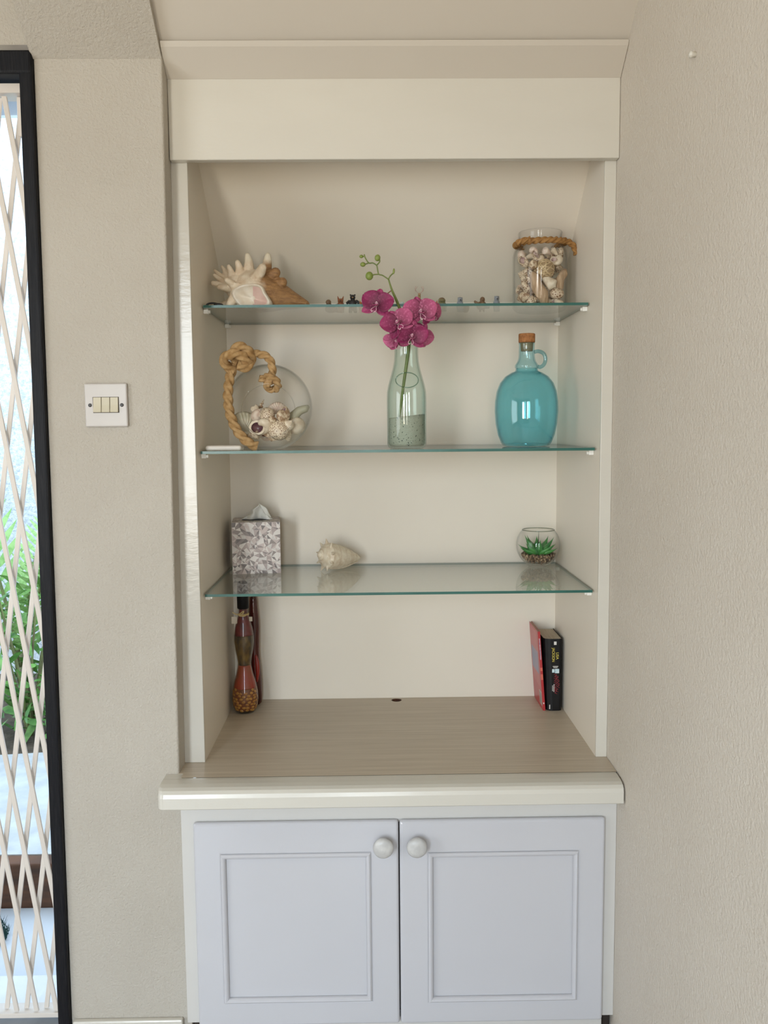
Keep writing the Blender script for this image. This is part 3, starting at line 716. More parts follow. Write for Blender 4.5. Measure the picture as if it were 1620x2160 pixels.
figure('bear_figurine', 'black bear figurine standing upright with its arms held out', .3118, [('e', (0, 0, .018), (.0088, .0078, .0135)), ('e', (0, -.001, .034), (.0062, .006, .0062)), ('e', (0, -.006, .0325), (.003, .004, .0026)), ('c', (-.007, 0, .026), (-.0135, -.005, .0205), .0036, .0030), ('c', (.007, 0, .026), (.0125, -.003, .0235), .0036, .0030), ('c', (.0122, -.003, .0245), (.0125, -.003, .0170), .003, .0026), ('c', (-.005, 0, .012), (-.0055, -.001, 0.0005), .0040, .0042), ('c', (.005, 0, .012), (.0055, -.001, 0.0005), .0040, .0042), ('e', (-.0048, 0, .0395), (.002, .0015, .002)), ('e', (.0048, 0, .0395), (.002, .0015, .002))], BLKF, extra=[('muzzle', MB().ell((0, -.0098, .0325), (.0018, .0014, .0014), seg=8, rings=6), TAN)])
figure('fox_figurine', 'small bright orange fox figurine close to the orchid blossoms', .3320, seated(.025, .0062, .75, .0055), ORA, extra=nosed(.025, .0062))
figure('bird_figurine', 'tiny whitish figurine behind the orchid blossoms', .4224, [('e', (0, 0, .009), (.007, .009, .009)), ('e', (0, -.004, .0185), (.005, .005, .005)), ('c', (0, -.008, .018), (0, -.013, .0172), .0018, .0006), ('c', (0, .006, .010), (0, .018, .013), .004, .002)], PALE)
deer = figure('deer_figurine', 'brown deer figurine with branched pinkish antlers behind the orchid', .4605, [('e', (0, .004, .021), (.0062, .012, .0070)), ('c', (0, -.006, .024), (0, -.010, .036), .0042, .0030), ('e', (0, -.0125, .0375), (.0032, .0055, .0034)), ('c', (-.0035, -.004, .018), (-.0035, -.004, .0005), .0020, .0016), ('c', (.0035, -.004, .018), (.0035, -.004, .0005), .0020, .0016), ('c', (-.0035, .012, .018), (-.0035, .012, .0005), .0022, .0016), ('c', (.0035, .012, .018), (.0035, .012, .0005), .0022, .0016)], TAN)
ANT = mat('antler', (0.50, 0.36, 0.30), None, 90, .5)
for s in (-1, 1):
    b = MB(); b.tube(spline([(s*.0015, -.011, .040), (s*.006, -.010, .0445), (s*.0085, -.010, .050), (s*.0078, -.011, .0560)], 4), .0008, 6)
    for z, dx, dz in ((.0445, .0030, .0042), (.0485, .0042, .0040), (.0510, -.0035, .0046)): b.tube([(s*.0072, -.0105, z), (s*(.0072+dx), -.0115, z+dz)], [.0007, .0004], 6)
    put('antler', b, ANT, deer, True)
figure('beaver_figurine', 'dark brown humped figurine half hidden behind the orchid near the deer', .4760, [('e', (0, .002, .0125), (.009, .012, .0115)), ('e', (0, -.008, .019), (.0055, .006, .0052)), ('e', (0, .016, .004), (.005, .009, .0025)), ('e', (-.005, -.006, .003), (.003, .005, .003)), ('e', (.005, -.006, .003), (.003, .005, .003))], BRN, y=.262)
figure('fox_figurine', 'orange fox figurine pressed against the olive otter figurine', .4985, seated(.0265, .0062, .6, .0055), ORA, y=.262, extra=nosed(.0265, .0062))
figure('otter_figurine', 'olive and brown seated otter figurine beside an orange fox', .5110, seated(.031, .0105, .5, .0015), OLV, y=.238, extra=[('hood', MB().ell((0, .001, .0262), (.0075, .0072, .0058), seg=12, rings=8), BRN)])
figure('wolf_figurine', 'grey wolf figurine sitting with a brown mole figurine at its side', .5527, seated(.0355, .0074, .62, .0012), GREY, extra=nosed(.0345, .0074))
figure('mole_figurine', 'very small dark brown figurine lying beside the grey wolf', .5665, [('e', (0, 0, .0095), (.008, .010, .0095)), ('e', (.003, -.008, .011), (.005, .006, .005)), ('c', (.003, -.012, .011), (.003, -.017, .010), .002, .0008), ('e', (-.008, 0, .004), (.006, .004, .003))], BRN, y=.255)
figure('duck_figurine', 'brown bird figurine with raised tail between the two grey figurines', .6010, [('e', (0, 0, .0140), (.0125, .009, .0100)), ('e', (.0015, -.003, .0265), (.0058, .0058, .0068)), ('c', (-.008, 0, .017), (-.0165, 0, .0245), .0048, .0022), ('c', (.0015, -.008, .026), (.0015, -.0135, .0250), .0020, .0008), ('c', (-.003, 0, .007), (-.003, 0, .0005), .0022, .0026), ('c', (.005, 0, .007), (.005, 0, .0005), .0022, .0026), ('c', (.009, 0, .012), (.018, 0, .0095), .005, .003)], BRN, extra=[('breast', MB().ell((.001, -.0078, .014), (.0052, .0030, .0058), seg=10, rings=8), TAN)])
figure('wolf_figurine', 'taller grey wolf figurine between the brown bird and the shell jar', .6350, seated(.0378, .0074, .62, .0015), GREY, extra=nosed(.037, .0074))

# ---- jar of shells ---------------------------------------------------
JX, JY = .7330, .250
jar = thing('glass_jar', 'clear glass jar filled with shells, brown rope around its neck', 'jar', (JX, JY, Z1))
jp = [(0, .0005), (.052, .0005), (.0575, .004), (.0605, .010), (.0605, .120), (.0585, .132), (.0530, .142), (.0480, .147), (.0470, .152), (.0480, .168), (.0490, .172), (.0478, .1745), (.0462, .1725), (.0450, .152), (.0460, .146), (.0508, .140), (.0562, .131), (.0582, .119), (.0582, .012), (.054, .0065), (0, .006)]
put('glass_body', MB().lathe(jp, 56, cap=False), CLEAR, jar, True)
ropetube('neck_rope', [(.0545*math.cos(a), .0545*math.sin(a), .1500-.0035*math.cos(a+2.2)) for a in [2*PI*i/14 for i in range(14)]], .0060, ROPE2, jar, 14, True)
ropetube('rope_end', [(.046, -.030, .151), (.055, -.022, .151), (.066, -.018, .1460), (.0735, -.018, .1360), (.0775, -.019, .1220)], .0058, ROPE2, jar, 14)
ropetube('rope_end', [(-.030, -.047, .150), (-.046, -.044, .1478), (-.058, -.038, .1440)], .0058, ROPE2, jar, 14)
JG = 'shells packed in the rope-necked jar'
placed = []
def jar_item(kind, size, dx, dy, dz, R, m, label):
    add_shell(kind, size, (JX+dx, JY+dy, Z1+dz), R, m, label, JG, name={'drift': 'driftwood'}.get(kind, 'seashell')); placed.append((Vector((dx, dy, dz)), size*.5))
# rattan ball in front
rb = thing('rattan_ball', 'pale rattan ball pressed against the glass inside the shell jar', 'ball', (JX+.003, JY-.0315, Z1+.088))
put('core', MB().ell((0, 0, 0), .0215), mat('rattan_core', (0.34, 0.24, 0.13), None, 80, .8), rb, True)
RAT = mat('rattan', (0.66, 0.53, 0.34), (0.50, 0.37, 0.20), 120, .6)
for i in range(15):
    n_ = Vector((random.gauss(0, 1), random.gauss(0, .7), random.gauss(0, 1))).normalized(); u_ = n_.orthogonal().normalized(); v2 = n_.cross(u_)
    off = n_*random.uniform(-.006, .006); R_ = math.sqrt(.0219**2-off.length**2)
    put('strand', MB().tube([off+u_*math.cos(2*PI*k/26)*R_+v2*math.sin(2*PI*k/26)*R_ for k in range(26)], .0011, 6, closed=True), RAT, rb, True)
placed.append((Vector((.003, -.0315, .088)), .024))
jar_item('drift', .078, -.010, -.040, .046, rot(y=-.45), mat('driftwood', (0.52, 0.38, 0.25), (0.36, 0.24, 0.14), 60, .8, stretch=(4, 4, .6)), 'long pale driftwood piece slanting inside the shell jar')
jar_item('drift', .060, .040, -.026, .062, rot(y=.35), MATS['driftwood'], 'bleached driftwood stick by the side of the shell jar')
jar_item('dome', .032, .031, -.035, .037, rot(x=.5), SM[5], 'white and brown net-patterned domed shell low in the jar')
jar_item('snail', .034, .030, -.036, .012, rot(.4, 0, 1.0), SM[3], 'cream snail shell at the bottom of the jar beneath the domed shell')
jar_item('turret', .056, -.032, -.034, .064, rot(x=.2, y=.35), SM[5], 'dark blotched turret shell against the jar glass')
jar_item('whorl', .030, -.024, -.040, .098, rot(1.2, .3, .5), SM[0], 'brown and white knobbly shell at the shoulder of the jar beside the rattan ball')
jar_item('snail', .029, -.042, -.022, .106, rot(1.0, -.4, 2), SM[1], 'patterned snail shell under the jar rope')
jar_item('fan', .040, -.042, -.020, .030, rot(.1, 0, -.9), SM[0], 'brown ribbed fan shell near the foot of the jar')
jar_item('whorl', .034, -.028, -.038, .016, rot(.5, 1.2, .2), SM[5], 'blotched whorled shell lying on the jar floor')
jar_item('cone', .042, .012, -.040, .060, rot(.3, 2.3, 0), SM[3], 'smooth cream cone shell below the rattan ball')
jar_item('whorl', .030, .030, -.034, .108, rot(.9, .5, 1.9), SM[3], 'ivory knobbly shell near the rope inside the jar')
random.seed(21)
ks = ['snail', 'whorl', 'fan', 'dome', 'cone', 'turret']
tries = 0; cnt = 0
while cnt < 62 and tries < 20000:
    tries += 1
    sz = random.uniform(.024, .038) if cnt < 30 else random.uniform(.019, .028); a = random.random()*2*PI; rr = (.0575-sz*.52)*math.sqrt(random.random()); z = random.uniform(.007+sz*.45, .139-sz*.5)
    p = Vector((rr*math.cos(a), rr*math.sin(a), z))
    if any((p-q).length < (sz*.5+s)*.74 for q, s in placed): continue
    k = random.choice(ks); mi_ = random.choice([0, 1, 2, 3, 5])
    add_shell(k, sz*(1.15 if k == 'turret' else 1), (JX+p.x, JY+p.y, Z1+p.z), rot(random.random()*6, random.random()*6, random.random()*6), SM[mi_], 'small %s %s among the others heaped in the glass jar' % ({0: 'mottled brown', 1: 'net patterned', 2: 'pinkish white', 3: 'ivory', 5: 'dark blotched'}[mi_], {'snail': 'snail shell', 'turret': 'pointed shell', 'whorl': 'knobbly shell', 'fan': 'fan shell', 'dome': 'domed shell', 'cone': 'cone shell'}[k]), JG)
    placed.append((p, sz*.5)); cnt += 1

# ================================================================== MIDDLE SHELF
# ---- white case
tag(put('white_case', MB().box(-.037, .037, -.026, .026, 0, .0105), mat('case_white', (0.80, 0.76, 0.70), None, 20, .3), bevel=.0050, bseg=4, loc=(.0445, .085, Z2+.0003)), 'flat white rounded case lying on the middle glass shelf', 'case')
# ---- glass ball with rope
BX, BY, BR = .1315, .140, .0925
BZ = Z2+BR-.0032
ball = thing('glass_ball', 'clear glass ball bowl with knotted rope handle, holding shells', 'bowl', (BX, BY, Z2))
b = MB(); hole = .055; th0 = math.asin(hole/BR); pr = []
for i in range(40):
    th = th0+(PI-th0)*i/39; pr.append((BR*math.sin(th), BR*math.cos(th)))
for i in range(40):
    th = PI-(PI-th0)*i/39; pr.append(((BR-.0018)*math.sin(th), (BR-.0018)*math.cos(th)))
pr.append(pr[0])
R_ = rot(x=PI/2+.12, z=.10)
b.lathe(pr, 64, (0, 0, 0), R_, cap=False)
b.v = [(x, y, max(z, -BR+.0032)+BR-.0032) for x, y, z in b.v]
put('glass_body', b, CLEAR, ball, True)
hz = BR-.0032
ropetube('rope_handle', [(-.020, -.058, .0085), (-.034, -.062, .014), (-.052, -.062, .030), (-.066, -.060, .052), (-.0755, -.058, .080), (-.0785, -.055, .110), (-.0765, -.050, .140), (-.070, -.044, .168), (-.060, -.036, .185)], .0088, ROPE, ball, 16)
ropetube('rope_handle', [(-.045, -.040, .196), (-.030, -.044, .199), (-.012, -.046, .199), (.004, -.046, .193), (.012, -.046, .180), (.014, -.046, .163), (.012, -.046, .148)], .0074, ROPE, ball, 16)
# big overhand knot: coils of the same rope
ropetube('knot', [(-.066, -.046, .165), (-.082, -.056, .178), (-.078, -.070, .192), (-.060, -.076, .198), (-.042, -.070, .192), (-.036, -.056, .178), (-.046, -.046, .172), (-.060, -.044, .184), (-.062, -.058, .206), (-.046, -.068, .212), (-.032, -.062, .202), (-.030, -.050, .186), (-.040, -.060, .172), (-.056, -.066, .176)], .0092, ROPE, ball, 14)
ropetube('knot', [(.000, -.046, .152), (.010, -.060, .150), (.024, -.058, .142), (.024, -.046, .130), (.012, -.040, .126), (.002, -.050, .132), (.006, -.062, .138), (.018, -.052, .148), (.010, -.042, .144), (-.006, -.048, .148), (-.013, -.050, .150)], .0068, ROPE, ball, 14)
BG = 'shells lying in the glass ball'
def ball_item(kind, size, px, pz, y, R, m, label, mm=None):
    size *= 1.14; x = (px-565)/985*1.0; z = (950-pz)/985.0
    p = Vector((x, y-BY, z-hz)); lim = BR-.003-size*.42
    if p.length > lim: p = p*(lim/p.length)
    add_shell(kind, size, (BX+p.x, BY+p.y, Z2+hz+p.z), R, m, label, BG, mouth_m=mm, name='driftwood' if kind == 'drift' else 'seashell')
ball_item('snail', .043, 553, 905, .088, Matrix.Rotation(-.45, 4, 'X') @ Matrix.Rotation(1.95, 4, 'Z'), SM[3], 'cream moon snail shell with dark open mouth in the glass ball', MOUTHD)
ball_item('dome', .041, 590, 907, .092, rot(1.0, .2, 0), SM[1], 'large lattice-patterned domed shell in the glass ball')
ball_item('snail', .034, 597, 877, .098, rot(1.35, .3, .6), SM[0], 'brown striped snail shell on top of the heap in the glass ball')
ball_item('dome', .029, 565, 877, .100, rot(1.1, -.3, 0), SM[1], 'smaller lattice-patterned domed shell behind the moon snail')
ball_item('whorl', .020, 577, 888, .086, rot(.8, .6, 0), SM[0], 'little brown whorled shell wedged between the patterned shells in the ball')
ball_item('fan', .036, 578, 928, .095, rot(-.3, .3, .2), SM[0], 'brown ribbed fan shell at the bottom of the glass ball')
ball_item('fan', .062, 516, 897, .110, rot(.1, .35, .55), SM[4], 'pale greenish fan shell leaning inside the glass ball behind the rope')
ball_item('whorl', .036, 543, 880, .120, rot(.9, 1.4, .3), SM[2], 'pinkish white knobbly shell in the glass ball')
ball_item('turret', .030, 549, 860, .135, rot(.2, .5, 0), SM[0], 'tiny brown pointed shell at the top of the heap in the ball')
ball_item('snail', .018, 537, 864, .125, rot(1.2, .1, 0), SM[3], 'tiny round ivory shell on the heap in the ball')
ball_item('fan', .038, 582, 864, .135, rot(.2, -.2, .4), SM[2], 'white ruffled fan shell at the back of the ball')
ball_item('drift', .050, 630, 874, .125, rot(.3, 1.0, .2), mat('grey_green_stone', (0.30, 0.29, 0.20), (0.40, 0.38, 0.28), 40, .6), 'grey green driftwood stub at the side of the glass ball')
ball_item('dome', .034, 632, 905, .120, rot(1.2, .6, 0), SM[3], 'plain ivory domed shell beside the driftwood stub in the ball')
ball_item('cone', .034, 613, 910, .092, rot(.4, .6, 0), SM[3], 'pale cone shell next to the large patterned shell in the ball')
ball_item('cone', .028, 532, 928, .095, rot(.3, 1.5, .3), SM[0], 'small brown cone shell low in the ball near the rope')
ball_item('fan', .030, 610, 927, .105, rot(.2, 1.2, .3), SM[3], 'flat white shell fragment low in the glass ball')
ball_item('whorl', .040, 560, 915, .150, rot(.5, .9, 2.3), SM[2], 'pinkish whorled shell at the back of the heap in the ball')
ball_item('whorl', .038, 595, 910, .155, rot(.2, 2.0, 1.3), SM[0], 'brown whorled shell hidden behind the patterned ones in the ball')

# ---- milk bottle with sand and orchid
MX, MY = .4255, .105
mk = thing('glass_bottle', 'pale green glass milk bottle with embossed oval, holding sand and an orchid', 'bottle', (MX, MY, Z2))
op = [(0, .0005), (.034, .0005), (.0385, .003), (.0412, .010), (.0415, .100), (.0410, .118), (.0385, .132), (.0335, .150), (.0285, .168), (.0258, .182), (.0248, .198), (.0248, .222), (.0262, .226), (.0275, .231), (.0270, .237)]
ip = [(max(0, r-.0024), z+(.0045 if i < 3 else 0)) for i, (r, z) in enumerate(op)][::-1]
put('glass_body', MB().lathe(op+ip, 56, cap=False), MILKG, mk, True)
OV = []
for i in range(40):
    a = 2*PI*i/40; x = .0235*math.cos(a); z = .142+.0155*math.sin(a)
    rr = [.0412-(z-.118)*.0 if z < .118 else .0410-(z-.118)*.215][0] if z < .132 else .0385-(z-.132)*.277
    OV.append((x, -math.sqrt(max(1e-6, rr*rr-x*x))-.0002, z))
put('embossed_oval', MB().tube(OV, .0010, 8, closed=True), glass('emboss_glass', (0.55, 0.68, 0.62), (0.10, 0.20, 0.17), .08), mk, True)
SANDM, nt_, bs_, L_ = nodes('grey_sand')
vv = coords(nt_); g1 = noise(nt_, vv, 700, 4, .8); g2 = noise(nt_, vv, 260, 1)
L_.new(mixcol(nt_, ramp(nt_, g2, .67, .70), mixcol(nt_, ramp(nt_, g1, .35, .65), (0.34, 0.32, 0.25), (0.50, 0.48, 0.40)), (0.05, 0.06, 0.05)), bs_.inputs['Base Color']); bs_.inputs['Roughness'].default_value = .95
bump(nt_, bs_, g1, .5, .001)
b = MB(); sp = [(0, .0055), (.0352, .0058), (.0380, .0105), (.0384, .060)]
b.lathe(sp, 48, cap=False)
top = [(.0384*math.cos(2*PI*k/48), .0384*math.sin(2*PI*k/48), .0672+.110*.0384*math.cos(2*PI*k/48)+.001*math.sin(k*1.7)) for k in range(48)]
o = len(b.v); n = 48; b.v += top+[(0, 0, .0680)]
for k in range(n): b.f += [(o-n+k, o-n+(k+1) % n, o+(k+1) % n, o+k), (o+k, o+(k+1) % n, o+n)]; b.m += [0, 0]
tag(put('sand', b, SANDM, smooth=True, loc=(MX, MY, Z2+.0003)), 'speckled grey sand filling the foot of the orchid bottle', 'sand', kind='stuff')

# orchid spray (local origin at the foot of the stem)
OX, OY, OZ = MX-.018, MY-.004, Z2+.066
orc = thing('orchid_spray', 'magenta orchid spray with green buds standing in the milk bottle', 'flower', (OX, OY, OZ))
PET, nt_, bs_, L_ = nodes('orchid_petal')
at = nt_.nodes.new('ShaderNodeAttribute'); at.attribute_name = 'along'
vz = noise(nt_, coords(nt_, (1, 1, 1)), 260, 3, .6)
cA = mixcol(nt_, ramp(nt_, at.outputs['Fac'], .15, 1.0), (0.15, 0.002, 0.045), (0.34, 0.012, 0.115))
L_.new(mixcol(nt_, ramp(nt_, vz, .50, .80), cA, (0.47, 0.08, 0.22)), bs_.inputs['Base Color']); bs_.inputs['Roughness'].default_value = .6
bs_.inputs['Sheen Weight'].default_value = .25
oi = nt_.nodes.new('ShaderNodeObjectInfo'); hs = nt_.nodes.new('ShaderNodeHueSaturation'); lk = bs_.inputs['Base Color'].links[0].from_socket
mr = nt_.nodes.new('ShaderNodeMapRange'); mr.inputs[3].default_value = .62; mr.inputs[4].default_value = 1.5; L_.new(oi.outputs['Random'], mr.inputs[0])
ms = nt_.nodes.new('ShaderNodeMapRange'); ms.inputs[3].default_value = 1.06; ms.inputs[4].default_value = .84; L_.new(oi.outputs['Random'], ms.inputs[0])
L_.new(mr.outputs[0], hs.inputs['Value']); L_.new(ms.outputs[0], hs.inputs['Saturation']); L_.new(lk, hs.inputs['Color']); L_.new(hs.outputs[0], bs_.inputs['Base Color'])
def petal_mesh(L, Wd, cup, curl, seed):
    b = MB(); nu, nv = 10, 12
    def fn(u, v):
        t = v; w_ = Wd*(math.sin(PI*min(1, (t*.93+.05))**.85)**.62)
        x = (2*u-1)*w_; y = t*L
        return (x, y, cup*(2*u-1)**2*w_*6*Wd/.02*.5+curl*t*t*L+.0012*math.sin(u*9+seed)*t)
    b.grid(fn, nu, nv); me = b.mesh('petal', PET, True)
    a = me.attributes.new('along', 'FLOAT', 'POINT')
    for i in range(len(me.vertices)): a.data[i].value = (i//(nu+1))/nv
    return me
SEP = petal_mesh(.031, .0115, .10, -.10, 1); SIDE = petal_mesh(.0345, .0205, .06, -.18, 2); LIPM = petal_mesh(.017, .0075, .55, .45, 3)
CURL = mat('orchid_white_pink', (0.74, 0.52, 0.56), (0.60, 0.20, 0.36), 150, .5)
def xy(px, py): return ((px-857.5)/1010.0+MX-OX, (947-py)/1010.0+Z2-OZ)   # sizes read off the bottle's own scale
def flower(px, py, yy, fx, fz, roll, sc, label=None):
    """flower facing the room; fx, fz = sideways / upward tilt"""
    x, z = xy(px, py)
    n_ = Vector((fx, -1, fz)).normalized(); xa = Vector((0, 0, 1)).cross(n_).normalized()*1.0; ya = n_.cross(xa)
    M = Matrix((xa, ya, n_)).transposed().to_4x4() @ Matrix.Rotation(roll, 4, 'Z') @ Matrix.Scale(sc, 4)
    M.translation = (x, yy-OY, z)
    fl = put('flower', MB().ell((0, 0, .002), (.0032, .0042, .0045)).tube([(0, 0, 0), (0, .003, -.008), (0, .004, -.014)], [.0016, .0013, .0012], 6), CURL, orc, True)
    fl.matrix_local = M
    def pt(me, ang, tilt, off=0.0, s=1.0):
        o = bpy.data.objects.new('petal', me); COL.objects.link(o); o.parent = fl
        o.matrix_local = Matrix.Rotation(ang, 4, 'Z') @ Matrix.Rotation(tilt, 4, 'X') @ Matrix.Translation((0, .002, off)) @ Matrix.Scale(s, 4)
        sd = o.modifiers.new('solid', 'SOLIDIFY'); sd.thickness = .0006
    j = lambda: random.uniform(-.14, .14)
    pt(SEP, j()*.5, .12+j(), -.0012); pt(SEP, 2.15+j(), .12+j(), -.0014); pt(SEP, -2.15+j(), .12+j(), -.0014)
    pt(SIDE, 1.22+j(), .22+j(), .0006); pt(SIDE, -1.22+j(), .22+j(), .0006)
    pt(LIPM, PI, .85, .0015)
    b = MB()
    for s in (-1, 1):
        b.tube(spline([(s*.001, -.004, .004), (s*.004, -.010, .010), (s*.0055, -.0145, .0125), (s*.0030, -.0180, .0120), (s*.0012, -.0155, .0130)], 4), .00075, 6)
    b.tube(spline([(-.003, .001, .004), (0, .004, .0085), (.003, .001, .004)], 4), .0012, 6)
    c = put('curl', b, CURL, fl, True)
    return Vector((x, yy-OY, z))
random.seed(5)
cents = [flower(796, 652, .052, -.25, .18, -.25, 1.0), flower(884, 668, .044, .22, .12, .15, 1.0), flower(838, 692, .030, -.18, .25, .55, 1.0), flower(866, 716, .036, .05, -.15, -.20, .95),
         flower(906, 668, .068, .75, .05, .35, .82), flower(836, 722, .070, -.35, -.75, .2, .80), flower(884, 712, .074, .35, -.45, -.4, .85)]
sx0, sz0 = xy(836, 880)
def pv(px, py, yy): 
    x, z = xy(px, py); return Vector((x, yy-OY, z))
stem = [(0, 0, -.012), Vector(pv(846, 850, MY)), pv(853, 800, MY), pv(861, 745, .100), pv(862, 712, .090), pv(852, 680, .078), pv(838, 645, .066), pv(827, 621, .060), pv(820, 600, .056)]
put('stem', MB().tube(spline(stem, 6), [.0022+.0018*min(1, i/20) if i < 26 else max(.0016, .0040-.00012*(i-26)) for i in range(49)], 8), STEMG, orc, True)
br = [[(820, 600), (808, 592), (800, 589), (797, 575), (795, 571), (788, 567), (780, 567), (773, 557), (771, 550)], [(800, 590), (794, 590), (788, 591)], [(797, 571), (802, 565), (802, 560)], [(780, 567), (774, 569), (770, 570)], [(820, 600), (824, 593), (830, 587), (831, 580)], [(773, 554), (769, 554), (766, 554)]]
for pts in br:
    put('branch', MB().tube(spline([pv(a, c, .056) for a, c in pts], 5), .0013, 7), STEMG, orc, True)
for a, c, r1, r2, ro in ((781, 593, .0078, .0086, 0), (798, 557, .0058, .0068, .2), (768, 570, .0056, .0046, 0), (765, 554, .0042, .0034, 0), (831, 584, .0021, .0058, .1)):
    put('bud', MB().ell(pv(a, c, .056), (r1, r1*.95, r2), rot(y=ro)), BUD, orc, True)
for c in cents:   # pedicels back to the main stem
    tgt = min((Vector(p) for p in stem[4:]), key=lambda q: (q-c).length)
    put('pedicel', MB().tube(spline([tgt, tgt.lerp(c, .5)+Vector((0, .01, .004)), c+Vector((0, .010, .002))], 4), .0011, 6), mat('pedicel', (0.26, 0.06, 0.09), (0.20, 0.10, 0.04), 90, .5), orc, True)

# ---- turquoise jug
JG_ = thing('glass_jug', 'turquoise glass jug with loop handle and cork on the middle shelf', 'jug', (.6965, .205, Z2))
op = [(0, .0060), (.030, .0030), (.046, .0005), (.0520, .002), (.0560, .009), (.0630, .026), (.0680, .050), (.0702, .078), (.0695, .100), (.0660, .122), (.0590, .140), (.0480, .154), (.0350, .1625), (.0265, .1655), (.0245, .1680), (.0240, .1720), (.0258, .1745), (.0256, .1790), (.0232, .1830), (.0200, .1880), (.0180, .1950), (.0172, .2060), (.0176, .2085), (.0172, .2110), (.0170, .2235), (.0178, .2255), (.0174, .2280)]
ip = [(max(0, r-.0026), z+(.005 if i < 4 else 0)) for i, (r, z) in enumerate(op)][::-1]
cut = 15
NECKG = glass('turquoise_neck', (0.86, 0.965, 0.985), (0.42, 0.68, 0.75), .045)
def wall(o_): return o_+[(max(0, r-.0026), z+(.005 if z < .004 and r < .05 else 0)) for r, z in o_][::-1]
put('glass_body', MB().lathe(wall(op[:cut+1]), 64, cap=False), BLUEG, JG_, True)
put('neck', MB().lathe(wall(op[cut:]), 64, cap=False), NECKG, JG_, True)
put('handle', MB().tube(spline([(.0165, -.001, .2080), (.026, -.001, .2095), (.0370, -.001, .2045), (.0415, -.001, .1930), (.0385, -.001, .1810), (.0305, -.001, .1750), (.0245, -.001, .1765)], 7), .0042, 12), glass('turquoise_handle', (0.62, 0.82, 0.86), (0.40, 0.66, 0.72), .06), JG_, True)
ck = put('cork', MB().lathe([(0, .2285), (.0175, .2285), (.0182, .2300), (.0182, .2465), (.0172, .2480), (0, .2480)], 36), CORK, JG_, smooth=False)
put('cork_plug', MB().lathe([(0, .2100), (.0128, .2100), (.0142, .2284), (0, .2284)], 30), mat('cork_in_neck', (0.34, 0.20, 0.10), (0.26, 0.15, 0.07), 120, .8), ck)

# ================================================================== LOWEST SHELF
# ---- tissue box
tb = thing('tissue_box', 'cube tissue box printed with grey and pink triangles, tissue poking out', 'tissue box', (.0720, .3365, Z3), (0, 0, .115))
hw, hd, hh = .0560, .0560, .1215
TCOL = [mat('tri_%s' % n, c, None, 60, .45) for n, c in (('white', (0.74, 0.69, 0.65)), ('pale_pink', (0.58, 0.49, 0.46)), ('pink_grey', (0.44, 0.36, 0.34)), ('grey', (0.30, 0.255, 0.24)), ('dark_grey', (0.20, 0.17, 0.165)), ('silver', (0.64, 0.60, 0.57)))]
random.seed(11)
def tri_face(b, fn, nu, nv):
    """flat faces cut into irregular triangles"""
    G = {}
    for j in range(nv+1):
        for i in range(nu+1):
            u, v = i/nu, j/nv
            if 0 < i < nu: u += random.uniform(-.36, .36)/nu
            if 0 < j < nv: v += random.uniform(-.36, .36)/nv
            G[i, j] = fn(u, v)
    for j in range(nv):
        for i in range(nu):
            q = [G[i, j], G[i+1, j], G[i+1, j+1], G[i, j+1]]
            c = tuple(sum(p[k] for p in q)/4 for k in range(3))
            if random.random() < .45: ts = [(q[0], q[1], q[2]), (q[0], q[2], q[3])] if random.random() < .5 else [(q[0], q[1], q[3]), (q[1], q[2], q[3])]
            else: ts = [(q[k], q[(k+1) % 4], c) for k in range(4)]
            for t in ts:
                b.mi = random.choices(range(6), (5, 4, 4, 3.5, 2, 3))[0]; b.add(t, [(0, 1, 2)])
b = MB()
tri_face(b, lambda u, v: (-hw+2*hw*u, -hd, hh*v), 11, 12); tri_face(b, lambda u, v: (hw, -hd+2*hd*u, hh*v), 11, 12)
tri_face(b, lambda u, v: (-hw, hd-2*hd*u, hh*v), 11, 12); tri_face(b, lambda u, v: (hw-2*hw*u, hd, hh*v), 11, 12)
tri_face(b, lambda u, v: (-hw+2*hw*u, -hd+2*hd*v, hh), 11, 11); b.mi = 1
b.add([(-hw, -hd, 0), (hw, -hd, 0), (hw, hd, 0), (-hw, hd, 0)], [(3, 2, 1, 0)])
put('box', b, TCOL, tb, fix=False)
put('slot', MB().lathe([(0, 0), (.034, 0), (.034, .0009), (0, .0009)], 28, (0, 0, hh+.0002), Matrix.Diagonal((1, .55, 1, 1))), mat('slot_dark', (0.03, 0.026, 0.025), None, 50, .8), tb)
def tis(u, v):
    x = -.040+.080*u; f_ = math.sin(u*PI)**.6
    z = v*(.004+.036*f_*(1-.35*abs(u-.55)*2)); return (x*(1-.42*v)+.008*v+.004*math.sin(v*9+u*14)*v, .007*math.sin(u*13)*(1-.3*v)+.010*(v-.5)*math.cos(u*6), hh+.0008+z)
put('tissue', MB().grid(tis, 36, 14), mat('tissue_white', (0.76, 0.75, 0.70), None, 40, .85), tb, True, solid=.0006)

# ---- whelk
wk = MB()
wk.lathe([(0, 0), (.0045, .002), (.0078, .0045), (.0080, .0065), (.0125, .0085), (.0132, .0112), (.0185, .0135), (.0195, .0172), (.0265, .0205), (.0305, .0265), (.0305, .0400), (.0285, .0560), (.0235, .0760), (.0165, .0960), (.0095, .1120), (.0035, .1235), (0, .1245)], 48)
wv = []
for p in wk.v:
    q = Vector(p); a_ = math.atan2(q.y, q.x); q.x *= 1+.05*math.sin(a_*1-q.z*40); wv.append(q)
wk.v = wv
for r_, z_, n_, h_, w_ in ((.0285, .0245, 9, .0115, .0060), (.0180, .0160, 10, .0038, .0030), (.0118, .0105, 9, .0022, .0020)):
    for k in range(n_):
        a_ = 2*PI*(k+.4)/n_; d_ = Vector((math.cos(a_), math.sin(a_), -.28))
        c_ = Vector((r_*math.cos(a_), r_*math.sin(a_), z_)); wk.cone(c_-d_*.004, c_+d_*h_, w_, w_*.12, 8)
